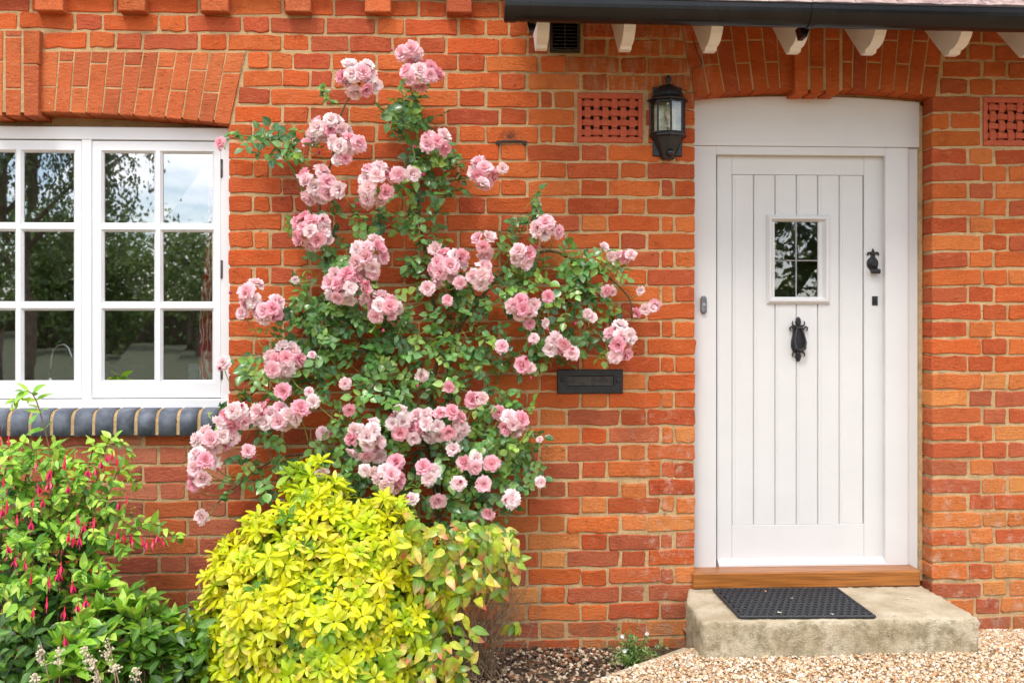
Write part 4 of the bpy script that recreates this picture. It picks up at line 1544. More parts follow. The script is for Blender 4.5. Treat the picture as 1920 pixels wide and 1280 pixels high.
# doormat
ma, mb_, mc, md = G(1338, 1108, SZ), G(1569, 1107, SZ), G(1640, 1159, SZ), G(1387, 1160, SZ)
def mat_pt(u, v, z):
    a = ma.lerp(mb_, u); b = md.lerp(mc, u)
    q = a.lerp(b, v)
    return (q.x, q.y, SZ + 0.002 + z)
mt = MB()
C4 = [(0, 0), (1, 0), (1, 1), (0, 1)]
mt.add([mat_pt(u, v, 0.0) for u, v in C4] + [mat_pt(u, v, 0.005) for u, v in C4], [(4, 7, 6, 5), (0, 1, 5, 4), (1, 2, 6, 5), (2, 3, 7, 6), (3, 0, 4, 7)])
nu, nv = 19, 12
for j in range(nv):
    for i in range(nu + 1):
        cu = (i + (0.5 if j % 2 else 0.0)) / nu; cv = (j + 0.5) / nv
        if cu > 1.0 - 0.3 / nu or cu < 0.2 / nu:
            if not (0 < cu < 1):
                continue
        ru, rvv = 0.55 / nu, 0.64 / nv
        N8 = 8
        o_, i_, l_ = [], [], []
        for k in range(N8):
            a = 2 * PI * (k + 0.5) / N8
            U = lambda f: min(1.0, max(0.0, cu + ru * f * math.cos(a)))
            Vv = lambda f: min(1.0, max(0.0, cv + rvv * f * math.sin(a)))
            o_.append(mat_pt(U(1.0), Vv(1.0), 0.0112)); i_.append(mat_pt(U(0.66), Vv(0.66), 0.0112)); l_.append(mat_pt(U(0.6), Vv(0.6), 0.005))
        mt.add(o_ + i_ + l_, [(k, N8 + k, N8 + (k + 1) % N8, (k + 1) % N8) for k in range(N8)] + [(N8 + k, 2 * N8 + k, 2 * N8 + (k + 1) % N8, N8 + (k + 1) % N8) for k in range(N8)])
for (u0, v0), (u1, v1) in (((0, 0), (1, 0)), ((1, 0), (1, 1)), ((1, 1), (0, 1)), ((0, 1), (0, 0))):
    mt.tube([mat_pt(lerp(u0, u1, i / 6), lerp(v0, v1, i / 6), 0.006) for i in range(7)], 0.0062, 6)
mo = mt.build('doormat', M['rubber'])
tag(mo, 'black rubber honeycomb doormat lying on the doorstep', 'doormat')
# fallen petals and bits on the mat and step
rp = random.Random(31)
for i, (px, py, c, lab) in enumerate(((1435, 1108, (226, 160, 120), 'curled orange petal at the back edge of the black doormat'), (1484, 1121, (240, 222, 196), 'white petal near the middle of the black doormat'),
                         (1461, 1148, (236, 226, 206), 'cream petal at the front left of the black doormat'), (1560, 1151, (240, 236, 224), 'white petal at the front right of the black doormat'),
                         (1677, 1147, (232, 206, 190), 'pale petal on the doorstep right of the doormat'), (1701, 1117, (230, 224, 208), 'small pale petal near the threshold, right of the doormat'))):
    c0 = G(px, py, SZ + 0.014)
    m = MB()
    pts = []
    for k in range(7):
        a = 2 * PI * k / 7
        pts.append((c0.x + 0.008 * math.cos(a) * rp.uniform(0.7, 1.2), c0.y + 0.006 * math.sin(a), c0.z - (0.0115 if i > 3 else 0) + rp.uniform(0, 0.004)))
    m.add([(c0.x, c0.y, c0.z - (0.0115 if i > 3 else 0))] + pts, [(0, 1 + k, 1 + (k + 1) % 7) for k in range(7)])
    po = m.build('fallen_petal', m_plain('petal %d' % i, lin(*c, 0.85), 0.7))
    tag(po, lab, 'petal', 'fallen petals on the doorstep')

# doorbell
m = MB()
yb0 = -ED - 0.006
xa, xb, za, zb = dX(1313), dX(1324), dZ(588), dZ(555)
cx_, rr = (xa + xb) / 2, (xb - xa) / 2
pts = [(cx_ + rr * math.cos(a), za + rr + rr * math.sin(a)) for a in [PI + PI * i / 8 for i in range(9)]] + [(cx_ + rr * math.cos(a), zb - rr + rr * math.sin(a)) for a in [PI * i / 8 for i in range(9)]]
m.prism(pts, -ED - 0.016, -ED + 0.001, 0.004)
bell = m.build('doorbell', m_plain('grey plastic', (0.16, 0.165, 0.17), 0.4))
tag(bell, 'small grey doorbell on the left post of the white door frame', 'doorbell')
m = MB()
m.prism([(cx_ + rr * 0.62 * math.cos(a), (za + zb) / 2 + rr * 0.62 * math.sin(a)) for a in [2 * PI * i / 14 for i in range(14)]], -ED - 0.019, -ED - 0.014, 0.002)
m.build('button', m_plain('light grey button', (0.34, 0.35, 0.36), 0.3), bell)

# letter plate
lp = thing('letter_plate', 'black iron letter plate set in the brick wall between rose and door', 'letter box', tuple(P(1106, 738)))
m = MB()
a, b = P(1045, 738, 0.008), P(1168, 692, 0.008)
ia, ib = P(1064, 723, 0.008), P(1150, 705, 0.008)
y0, y1 = -0.010, 0.006
def frame_plate(m, a, b, ia, ib, y0, y1, c=0.003):
    o = [(a.x, a.z), (b.x, a.z), (b.x, b.z), (a.x, b.z)]
    i = [(ia.x, ia.z), (ib.x, ia.z), (ib.x, ib.z), (ia.x, ib.z)]
    s = lambda P_, k: [(x + k * (1 if q in (0, 3) else -1), z + k * (1 if q in (0, 1) else -1)) for q, (x, z) in enumerate(P_)]
    R_ = [[(x, y1, z) for x, z in o], [(x, y0 + c, z) for x, z in o], [(x, y0, z) for x, z in s(o, c)], [(x, y0, z) for x, z in s(i, -c)], [(x, y0 + c, z) for x, z in i], [(x, y1, z) for x, z in i]]
    vs = [p for q in R_ for p in q]
    fs = []
    for r_ in range(5):
        for k in range(4):
            n = (k + 1) % 4
            fs.append((r_ * 4 + k, r_ * 4 + n, r_ * 4 + 4 + n, r_ * 4 + 4 + k))
    m.add(vs, fs)
frame_plate(m, a, b, ia, ib, y0, y1)
m.build('frame', M['black'], lp)
m = MB(); m.box((ia.x - 0.002, -0.0035, ia.z - 0.002), (ib.x + 0.002, 0.004, ib.z + 0.002), 0.002)
m.build('flap', m_plain('worn iron', (0.05, 0.042, 0.036), 0.45, 0.3, 40, 0.4, 0.4, 0.001), lp)
for px in (1055, 1159):
    c = P(px, 712, 0.01); m = MB()
    m.tube([(c.x, -0.008, c.z), (c.x, -0.013, c.z), (c.x, -0.016, c.z)], [0.011, 0.010, 0.006], 12)
    m.build('bolt', M['black'], lp)

# wall lantern: half octagon with a domed lid
lc = P(1257, 250, 0.0)
lan = thing('wall_lantern', 'black half lantern with glass panes on the wall beside the door', 'lantern', (lc.x, 0, P(1257, 300).z))
LX, LYc = P(1256, 220, 0.055).x, -0.006
def LZ(py):
    return P(1256, py, 0.05).z
def half(prof, n=4, m=None):
    m = m or MB()
    m.lathe(prof, (LX, LYc, 0), PI, 2 * PI, n)
    return m
rb_ = 0.0735
m = half([(0.0, LZ(296)), (0.026, LZ(297)), (0.034, LZ(290)), (0.044, LZ(280)), (0.062, LZ(262)), (0.070, LZ(256)), (0.080, LZ(254)), (0.080, LZ(251)), (0.069, LZ(250)), (0.0, LZ(250))])
m.build('base', M['black'], lan)
m = half([(0.0, LZ(188)), (0.070, LZ(188)), (0.086, LZ(187)), (0.088, LZ(185)), (0.066, LZ(178)), (0.064, LZ(176)), (0.0, LZ(176))])
m.build('brim', M['black'], lan)
m = MB()
m.lathe([(0.066 * math.cos(a), LZ(178) + 0.052 * math.sin(a)) for a in [PI / 2 * i / 8 for i in range(9)]], (LX, LYc, 0), PI, 2 * PI, 16)
m.build('lid', M['black'], lan, smooth=True)
m = MB()
zf = LZ(155)
m.lathe([(0.008, zf - 0.004), (0.006, zf + 0.004), (0.011, zf + 0.012), (0.013, zf + 0.02), (0.010, zf + 0.03), (0.004, zf + 0.037), (0.0, zf + 0.039)], (LX, LYc - 0.018, 0), 0, 2 * PI, 12)
m.build('finial', M['black'], lan, smooth=True)
m = MB()
m.box((LX - 0.062, -0.012, LZ(290)), (LX + 0.062, 0.004, LZ(160)), 0.003)
m.build('back_plate', M['black'], lan)
fz0, fz1 = LZ(250), LZ(188)
V5 = [Vector((LX + 0.072 * math.cos(PI + PI * k / 4), LYc + 0.072 * math.sin(PI + PI * k / 4), 0)) for k in range(5)]
m = MB()
for v in V5:
    m.tube([(v.x, v.y, fz0 - 0.002), (v.x, v.y, fz1 + 0.002)], 0.0042, 6)
for k in range(4):
    for z in (fz0 + 0.004, fz1 - 0.004):
        m.tube([(V5[k].x, V5[k].y, z), (V5[k + 1].x, V5[k + 1].y, z)], 0.005, 6)
m.build('pane_frame', M['black'], lan)
gl_ = m_glass('lantern glass', 0.10, (0.82, 0.82, 0.74), 0.12)
for k in range(4):
    m = MB()
    a, b = V5[k], V5[k + 1]
    m.add([(a.x, a.y, fz0), (b.x, b.y, fz0), (b.x, b.y, fz1), (a.x, a.y, fz1)], [(0, 1, 2, 3)])
    m.build('pane', gl_, lan)
m = MB()
zb_ = fz0 + 0.01
m.lathe([(0.010, zb_), (0.010, zb_ + 0.025), (0.009, zb_ + 0.03), (0.018, zb_ + 0.055), (0.022, zb_ + 0.075), (0.018, zb_ + 0.095), (0.0, zb_ + 0.104)], (LX + 0.006, LYc - 0.030, 0), 0, 2 * PI, 12)
m.build('bulb', m_plain('pearl bulb', (0.75, 0.66, 0.46), 0.2), lan, smooth=True)
m = MB()
m.box((LX - 0.058, -0.014, fz0 + 0.002), (LX + 0.058, -0.0122, fz1 - 0.002))
m.build('reflector', m_plain('satin reflector', (0.55, 0.53, 0.44), 0.35, 0.5), lan)
m = MB()
sc_ = Vector((LX + 0.004, LYc - 0.038, LZ(286)))
m.lathe([(0.018 * math.cos(a), 0.018 * math.sin(a)) for a in [-PI / 2 + PI * i / 8 for i in range(9)]], sc_, 0, 2 * PI, 14)
m.build('sensor', m_plain('dark lens', (0.01, 0.01, 0.012), 0.08), lan, smooth=True)

# old rusty clamp in the wall
m = MB()
c1, c2 = P(934, 268, 0.004), P(984, 268, 0.004)
for c in (c1, c2):
    m.tube([(c.x, 0.004, c.z), (c.x, -0.014, c.z)], 0.009, 8); m.tube([(c.x, -0.012, c.z + 0.006), (c.x + 0.004, -0.015, c.z - 0.014)], 0.004, 6)
m.tube([(c1.x, -0.006, c1.z + 0.003), (c1.x + 0.02, -0.007, c1.z + 0.006), (c2.x - 0.02, -0.007, c2.z + 0.006), (c2.x, -0.006, c2.z + 0.003)], 0.0045, 6)
tag(m.build('wall_clamp', m_plain('rusty black iron', (0.03, 0.022, 0.018), 0.8)), 'rusty black iron clamp on the brick wall above the rose', 'clamp')

# ================================================================== THINGS SEEN THROUGH THE PANES
m = MB()
ec = -0.15
cxs = []
n = 26
vs, fs = [], []
for j in range(14):
    py = lerp(262, 745, j / 13)
    lft = lerp(390, 374, min(1, max(0, (py - 430) / 160)))
    for i in range(n + 1):
        px = lerp(lft, 436, i / n)
        q = P(px, py, ec)
        vs.append((q.x, q.y + 0.012 * math.sin(i * 1.5), q.z))
for j in range(13):
    for i in range(n):
        a = j * (n + 1) + i
        fs.append((a, a + n + 1, a + n + 2, a + 1))
m.add(vs, fs)
def m_curtain():
    t = NT('red damask')
    p = t.pos((1, 0.3, 0.6))
    w = t.n('ShaderNodeTexWave'); t.t.links.new(p, w.inputs['Vector']); w.inputs['Scale'].default_value = 16; w.inputs['Distortion'].default_value = 14; w.inputs['Detail'].default_value = 1.5
    c = t.mix(t.ramp(w.outputs['Fac'], 0.62, 0.72), (0.6, 0.045, 0.05), (0.85, 0.76, 0.68))
    return t.fin(c, 0.9)
cu = m.build('curtain', m_curtain(), smooth=True)
tag(cu, 'red curtain with white scroll pattern inside the window, at its right edge', 'curtain')
m = MB()
tp = [(96, 712), (96, 690), (97, 670), (102, 655), (111, 647), (121, 646), (130, 653), (135, 668), (136, 682)]
m.tube([P(x, y, -0.45) for x, y in tp], 0.0105, 10)
b0 = P(96, 713, -0.45)
m.lathe([(0.02, -0.02), (0.02, 0.012), (0.012, 0.02)], b0, 0, 2 * PI, 12)
tag(m.build('kitchen_tap', M['chrome'], smooth=True), 'chrome swan-neck kitchen tap behind the left casement', 'tap')
m = MB()
m.tube([P(x, y, -0.3) for x, y in [(196, 500), (199, 512), (206, 520), (214, 519), (216, 511), (210, 507), (206, 511)]], 0.003, 6)
tag(m.build('wire_scroll', M['black']), 'black wire scroll hanging inside the window', 'ornament')
m = MB()
for pts in ([(196, 675), (215, 674), (235, 674), (250, 675)], [(205, 672), (212, 660), (222, 656), (228, 658)], [(206, 674), (216, 664), (226, 662)], [(212, 655), (208, 640), (220, 632)]):
    m.tube([P(x, y, -0.28) for x, y in pts], [0.006] * (len(pts) - 1) + [0.002], 6)
m.prism([(P(x, y, -0.28).x, P(x, y, -0.28).z) for x, y in ((208, 678), (224, 684), (234, 696), (236, 712), (226, 713), (218, 700), (206, 690))], 0.277, 0.283)
m.tube([P(205, 713, -0.28), P(206, 676, -0.28)], 0.004, 6)
tag(m.build('metal_flower', M['black']), 'black metal flower ornament on the sill inside the window', 'ornament')
m = MB()
bx_px(m, 353, 682, 373, 713, -0.24, 0.05, 0.003)
tag(m.build('plug_box', m_plain('pale blue tin', (0.22, 0.27, 0.30), 0.5)), 'pale blue tin on the inside sill beside the red curtain', 'tin')  # plain box standing for a small plug beside the curtain

# ================================================================== PLANTS
def pick_and_join(name_one, name_rest, templates, mats, leaves, parent, limit=300):
    """leaves: (score, template, matrix, rgba). the best-seen ones become parts, the others one mass"""
    for me in templates:
        if not me.materials:
            me.materials.append(mats[0])
    leaves.sort(key=lambda q: -q[0])
    for sc, ti, Mx, c in leaves[:limit]:
        put(name_one, templates[ti], parent, Mx, c)
    rest = leaves[limit:]
    if rest:
        o = joined(name_rest, templates, [(ti, Mx, c) for sc, ti, Mx, c in rest], mats[1], parent)
        o['kind'] = 'stuff'

CAMP = Vector((0, -D, ZC))
def face_score(pos, nor, size, e):
    v = (CAMP - Vector(pos)).normalized()
    px, py = to_px(pos)
    inside = 1.0 if (-10 < px < 1930 and -5 < py < 1285) else 0.0
    return (abs(Vector(nor).normalized().dot(v)) * size * 20 + e * 3) * inside + inside * 0.3

# ---- climbing rose -------------------------------------------------
rose_base = P(828, 1060, 0.10)
rose = thing('climbing_rose', 'climbing rose with clusters of pale pink double blooms trained on the brick wall', 'rose', (rose_base.x, -0.1, BEDZ))
M['stem_green'] = m_plain('green rose cane', (0.10, 0.15, 0.03), 0.6, 0, 40, 0.3)
M['stem_brown'] = m_plain('woody cane', (0.10, 0.075, 0.035), 0.8, 0, 60, 0.35, 0.6)
M['pedicel'] = m_plain('pedicel green', (0.20, 0.26, 0.05), 0.6, 0, 40, 0.2)
M['leaf_o'] = m_leaf('rose leaf', 'OBJ', 0.27, 0.25)
M['leaf_a'] = m_leaf('rose leaf many', 'ATTR', 0.27, 0.25)
M['petal'] = m_petal('rose petal')
rr_ = random.Random(77)
CANES = [
    ([(828, 1040), (822, 960), (806, 840), (806, 740), (822, 660), (812, 560), (796, 470), (786, 400), (783, 330), (781, 240), (783, 170)], 0.012, 0.0035, 0.04),
    ([(822, 960), (838, 760), (850, 640), (890, 575), (950, 505), (1030, 470), (1090, 500), (1140, 520), (1180, 560), (1185, 600)], 0.010, 0.0025, 0.06),
    ([(806, 840), (750, 740), (690, 660), (640, 560), (606, 470), (600, 380), (622, 300), (640, 215), (660, 175)], 0.010, 0.003, 0.07),
    ([(690, 660), (600, 650), (530, 690), (470, 740), (430, 770), (400, 800)], 0.007, 0.0025, 0.10),
    ([(606, 470), (560, 340), (510, 268), (460, 255), (425, 262)], 0.006, 0.002, 0.06),
    ([(806, 840), (720, 860), (600, 850), (520, 860), (450, 905), (400, 950)], 0.007, 0.0025, 0.09),
    ([(850, 640), (930, 680), (985, 655), (1060, 640), (1130, 620)], 0.006, 0.0022, 0.08),
    ([(838, 760), (920, 775), (980, 820), (1010, 880)], 0.006, 0.002, 0.10),
    ([(784, 350), (840, 340), (890, 330), (915, 310)], 0.005, 0.002, 0.06),
    ([(940, 515), (970, 450), (990, 405), (1010, 385)], 0.005, 0.002, 0.07),
    ([(783, 330), (740, 350), (700, 380), (660, 400)], 0.005, 0.002, 0.08),
    ([(822, 960), (760, 900), (700, 840), (660, 800)], 0.006, 0.002, 0.12),
    ([(822, 960), (880, 900), (930, 880), (960, 930)], 0.006, 0.002, 0.12),
    ([(930, 720), (945, 690), (960, 660)], 0.004, 0.002, 0.08),
]
def smooth_path(pts, n=6):
    pts = [Vector(p) for p in pts]
    out = []
    for i in range(len(pts) - 1):
        p0, p1, p2, p3 = pts[max(i - 1, 0)], pts[i], pts[i + 1], pts[min(i + 2, len(pts) - 1)]
        for k in range(n):
            t = k / n
            out.append(0.5 * ((2 * p1) + (p2 - p0) * t + (2 * p0 - 5 * p1 + 4 * p2 - p3) * t * t + (3 * p1 - p0 - 3 * p2 + p3) * t ** 3))
    out.append(pts[-1])
    return out
cane_pts = []
for pts, r0, r1, e in CANES:
    path = smooth_path([P(x, y, e * (0.5 + 0.5 * math.sin(i * 1.3 + x) ** 2) + 0.012) for i, (x, y) in enumerate(pts)], 5)
    m = MB()
    n = len(path)
    m.tube(path, [lerp(r0, r1, i / (n - 1)) for i in range(n)], 7)
    m.build('cane', M['stem_brown'] if r0 > 0.0065 else M['stem_green'], rose, smooth=True)
    cane_pts += path
def near_cane(p):
    return min(cane_pts, key=lambda q: (q.x - p.x) ** 2 + (q.z - p.z) ** 2 + (0.0 if q.z < p.z + 0.05 else 0.01))

# blooms
def bloom_template(name, seed, opn=1.0):
    r = random.Random(seed)
    vs, fs, uv = [], [], []
    rings = [(7, 94, 1.0), (7, 80, 0.98), (7, 66, 0.94), (7, 52, 0.88), (6, 38, 0.82), (6, 24, 0.76), (5, 10, 0.70)]
    for ri, (n, tilt, L) in enumerate(rings):
        ph = r.random() * 6.28
        for k in range(n):
            a = ph + 2 * PI * (k + r.uniform(-0.16, 0.16)) / n
            rad = Vector((math.cos(a), math.sin(a), 0)); tan = Vector((-math.sin(a), math.cos(a), 0)); ax = Vector((0, 0, 1))
            th0 = math.radians(max(3, tilt * opn * 0.74 + r.gauss(0, 6)))
            th1 = math.radians(tilt * opn * 1.05 + r.gauss(6, 14))
            l = L * r.uniform(0.9, 1.08)
            wmax = l * r.uniform(0.36, 0.48) * (1.0 if ri < 4 else 0.75)
            rows, cols = 4, 3
            p = rad * 0.02
            b = len(vs)
            for i in range(rows):
                v = i / (rows - 1)
                if i:
                    th = lerp(th0, th1, v)
                    p = p + (rad * math.sin(th) + ax * math.cos(th)) * (l / (rows - 1))
                w = wmax * (0.25, 0.86, 1.0, 0.62)[i]
                th = lerp(th0, th1, v)
                nor = ax * math.sin(th) - rad * math.cos(th)
                for j in range(cols):
                    u = j - 1.0
                    q = p + tan * (w * u) + nor * (0.34 * w * u * u * (1.0 if ri < 2 else 1.25)) + rv(r, 0.016 + 0.05 * v)
                    if i == rows - 1 and j == 1:
                        q = q - rad * 0.03
                    vs.append(q); uv.append((v, abs(u), ri / 6.0, 1))
            for i in range(rows - 1):
                for j in range(cols - 1):
                    c = b + i * cols + j
                    fs.append((c, c + 1, c + cols + 1, c + cols))
    me = bpy.data.meshes.new(name)
    me.from_pydata([tuple(v * 0.72) for v in vs], [], fs); me.update()
    me.polygons.foreach_set('use_smooth', [True] * len(fs))
    at = me.attributes.new('leafuv', 'FLOAT_COLOR', 'POINT'); at.data.foreach_set('color', [c for u in uv for c in u])
    me.materials.append(M['petal'])
    return me
BLO = [bloom_template('bloom', 200 + i, (1.0, 0.92, 1.06, 0.85, 0.98, 0.7, 1.1)[i]) for i in range(7)]
BUD = bloom_template('bud', 300, 0.22)

CL = [(672, 148, 40, 38), (768, 103, 32, 22), (790, 142, 40, 27), (612, 240, 44, 28), (650, 272, 32, 22), (598, 345, 38, 40), (702, 348, 42, 42), (768, 322, 19, 22), (820, 268, 30, 27), (905, 323, 28, 30),
      (941, 318, 12, 15), (588, 432, 34, 36), (692, 478, 36, 36), (652, 540, 44, 34), (714, 582, 31, 32), (474, 555, 28, 34), (506, 585, 30, 28), (838, 500, 36, 44), (908, 458, 22, 26), (902, 516, 22, 28),
      (803, 543, 20, 17), (835, 563, 15, 13), (980, 481, 25, 22), (1027, 430, 30, 27), (1132, 466, 12, 13), (1160, 482, 26, 20), (1140, 545, 24, 17), (1200, 545, 11, 13), (1210, 580, 28, 19), (1163, 645, 30, 42),
      (982, 580, 32, 27), (1025, 556, 16, 15), (992, 606, 14, 12), (1020, 604, 11, 11), (938, 652, 24, 20), (985, 683, 24, 20), (1003, 636, 14, 15), (1036, 648, 22, 24), (1070, 660, 21, 17), (1106, 592, 19, 16),
      (535, 675, 37, 38), (583, 668, 9, 12), (645, 720, 15, 16), (528, 735, 28, 20), (520, 782, 45, 30), (590, 752, 25, 20), (442, 778, 27, 25), (400, 820, 36, 38), (375, 875, 26, 32), (385, 965, 19, 17),
      (605, 813, 25, 18), (684, 822, 34, 40), (690, 880, 30, 13), (752, 795, 28, 34), (830, 795, 50, 36), (893, 748, 31, 21), (845, 724, 13, 12), (796, 703, 16, 15), (963, 790, 25, 26), (728, 897, 27, 31),
      (798, 885, 26, 24), (820, 930, 30, 20), (888, 868, 22, 28), (922, 868, 20, 18), (1015, 902, 21, 13), (955, 937, 21, 19), (919, 958, 15, 14), (608, 895, 18, 18), (418, 272, 16, 20), (415, 683, 15, 15),
      (468, 845, 20, 15), (553, 525, 10, 11), (1013, 825, 7, 9),
      (640, 350, 20, 22), (642, 298, 24, 14), (578, 275, 18, 16), (745, 325, 16, 16), (430, 815, 24, 20), (398, 862, 26, 20), (362, 905, 16, 18), (485, 765, 20, 20), (560, 770, 24, 22), (668, 800, 22, 20), (775, 815, 24, 20), (790, 790, 22, 24),
      (872, 795, 20, 24), (822, 470, 20, 20), (866, 478, 18, 20), (858, 530, 18, 16), (962, 570, 18, 20), (1002, 575, 18, 16), (1178, 625, 16, 22), (1150, 668, 18, 16), (745, 575, 14, 16), (700, 510, 26, 18), (630, 530, 22, 22), (455, 585, 14, 16),
      (800, 155, 26, 18), (690, 150, 20, 24), (905, 345, 20, 14), (555, 655, 22, 20), (512, 690, 18, 18), (735, 915, 20, 20), (700, 850, 22, 24), (560, 420, 14, 18), (612, 455, 18, 16), (580, 735, 12, 12), (990, 690, 18, 14),
      (742, 872, 22, 20), (862, 905, 18, 18), (772, 938, 16, 14), (850, 842, 22, 16), (936, 772, 16, 16), (1058, 642, 14, 14), (1180, 480, 14, 14), (1225, 572, 14, 14), (1190, 590, 16, 14), (1128, 548, 14, 14), (905, 905, 16, 16), (655, 765, 16, 14)]
PINK = [lin(255, 236, 236, 1.0), lin(255, 228, 230, 1.0), lin(255, 241, 240, 1.0), lin(255, 218, 224, 1.0), lin(255, 232, 231, 1.0), lin(255, 206, 214, 1.0)]
nb = 0
CLE = []
for ci, (px, py, rx, ry) in enumerate(CL):
    e0 = rr_.uniform(0.16, 0.25)
    if py > 690:
        e0 += 0.05
    if 840 < px < 1030 and py > 860 or py > 870:
        e0 += 0.06
    CLE.append((px, py, rx + 4, ry + 4, e0))
    c = P(px, py, e0)
    sc = (D - e0) / F
    Rx, Rz = rx * sc, ry * sc
    Ry = min(0.05, (Rx + Rz) / 2 * 0.75)
    br = min(0.0385, max(0.020, min(Rx, Rz) * 1.05))
    small = (px > 1100 and py < 600)
    if small:
        br = min(br, 0.029)
    # blooms spread over the front of the cluster
    cand = []
    for _ in range(160):
        v = rv(rr_).normalized()
        if v.y > 0.25:
            continue
        f = rr_.uniform(0.45, 1.0) if min(Rx, Rz) > 0.045 else rr_.uniform(0.1, 0.6)
        cand.append(Vector((v.x * max(0, Rx - br * 0.42) * f, v.y * Ry * f, v.z * max(0, Rz - br * 0.42) * f)))
    chosen = []
    for q in cand:
        if all((q - w).length > br * rr_.uniform(0.86, 1.05) for w in chosen):
            chosen.append(q)
        if len(chosen) > (11 if ci < 73 else 4):
            break
    if not chosen:
        chosen = [Vector((0, 0, 0))]
    m = MB()
    root = near_cane(c)
    mid = (c + root) / 2 + Vector((rr_.gauss(0, 0.01), -0.03, -0.02))
    hub = c + Vector((0, 0.035, -0.012))
    m.tube(smooth_path([root, mid, hub], 4), 0.0018, 5)
    for q in chosen:
        m.tube([hub, (hub + c + q) / 2 + Vector((0, 0.01, 0)), c + q + Vector((0, 0.006, 0))], 0.0012, 4)
    cl = m.build('flower_cluster', M['pedicel'], rose)
    for q in chosen:
        d = Vector((q.x * 1.0, min(q.y, 0) * 1.3 - 0.030, q.z * 1.0 + 0.006)) + rv(rr_, 0.010)
        if small:
            d = Vector((0, -0.7, 0.0)) + rv(rr_, 0.3)
        s = br * rr_.uniform(1.05, 1.36)
        dd = d.normalized()
        up = rv(rr_)
        col_ = rr_.choice(PINK)
        if rr_.random() < 0.12:
            col_ = lin(253, 196, 208, 0.97)
        Mx = frame(c + q, dd.orthogonal() + rv(rr_, 0.1), dd, s)
        # bloom axis is local z: build basis with z=dd
        z = dd; x = z.orthogonal().normalized(); x = (Quaternion(z, rr_.uniform(0, 6.28)) @ x); y = z.cross(x)
        Mx = Matrix(((x.x * s, y.x * s, z.x * s, c.x + q.x), (x.y * s, y.y * s, z.y * s, c.y + q.y), (x.z * s, y.z * s, z.z * s, c.z + q.z), (0, 0, 0, 1)))
        put('bloom', BLO[rr_.randrange(7)], cl, Mx, col_)
        nb += 1
    if rr_.random() < 0.5:
        q = Vector((rr_.gauss(0, Rx * 0.8), -0.02, Rz * rr_.uniform(-1.1, 0.8)))
        s = 0.016
        x, y, z = Vector((1, 0, 0)), Vector((0, 0, -1)), Vector((0, -1, 0))
        dd = (Vector((q.x, -0.03, q.z)) + rv(rr_, 0.01)).normalized(); z = dd; x = z.orthogonal().normalized(); y = z.cross(x)
        put('bud', BUD, cl, Matrix(((x.x * s, y.x * s, z.x * s * 1.3, c.x + q.x), (x.y * s, y.y * s, z.y * s * 1.3, c.y + q.y), (x.z * s, y.z * s, z.z * s * 1.3, c.z + q.z), (0, 0, 0, 1))), lin(238, 120, 150, 0.85))

# foliage: compound leaves spread through the masses of the photograph
FB = [(640, 640, 110, 75, 62), (600, 520, 45, 90, 26), (620, 580, 70, 50, 24), (765, 205, 40, 45, 26), (810, 320, 55, 55, 44), (780, 255, 45, 30, 12), (690, 405, 90, 25, 24), (565, 275, 55, 28, 13), (500, 272, 22, 18, 4),
      (860, 590, 60, 85, 44), (800, 480, 45, 60, 18), (880, 660, 70, 50, 26), (1030, 520, 85, 55, 46), (1110, 520, 55, 50, 24), (980, 430, 35, 35, 9), (760, 660, 60, 60, 34), (850, 740, 130, 40, 36), (830, 830, 170, 55, 58),
      (920, 850, 85, 70, 40), (860, 930, 110, 60, 46), (700, 760, 70, 70, 40), (470, 690, 35, 40, 12), (560, 720, 50, 50, 22), (470, 790, 60, 40, 16), (500, 885, 70, 35, 16), (650, 850, 60, 60, 24), (1000, 640, 60, 60, 22),
      (1085, 610, 60, 45, 16), (885, 985, 40, 40, 14), (620, 900, 60, 40, 16), (960, 800, 40, 50, 14), (640, 470, 40, 40, 10), (560, 600, 60, 60, 22), (720, 560, 50, 60, 16), (930, 560, 40, 60, 14), (780, 420, 25, 30, 6),
      (700, 930, 70, 40, 22), (620, 690, 90, 50, 22), (1130, 645, 30, 25, 5), (990, 900, 25, 30, 5), (1000, 390, 15, 15, 2), (560, 440, 18, 30, 4)]
RL = [leaf_template('leaf', 1, w, 'ovate', 4, f, c, i) for i, (w, f, c) in enumerate(((0.74, 0.10, 0.2), (0.80, 0.14, 0.35), (0.68, 0.06, 0.5), (0.82, 0.12, -0.1), (0.74, 0.18, 0.3)))]
GREEN = [lin(112, 156, 84, 0.92), lin(96, 142, 74, 0.92), lin(78, 124, 64, 0.92), lin(116, 160, 76, 0.92), lin(134, 174, 84, 0.92), lin(66, 110, 60, 0.92), lin(104, 148, 92, 0.92), lin(156, 192, 92, 0.92)]
leaves = []
rach = MB()
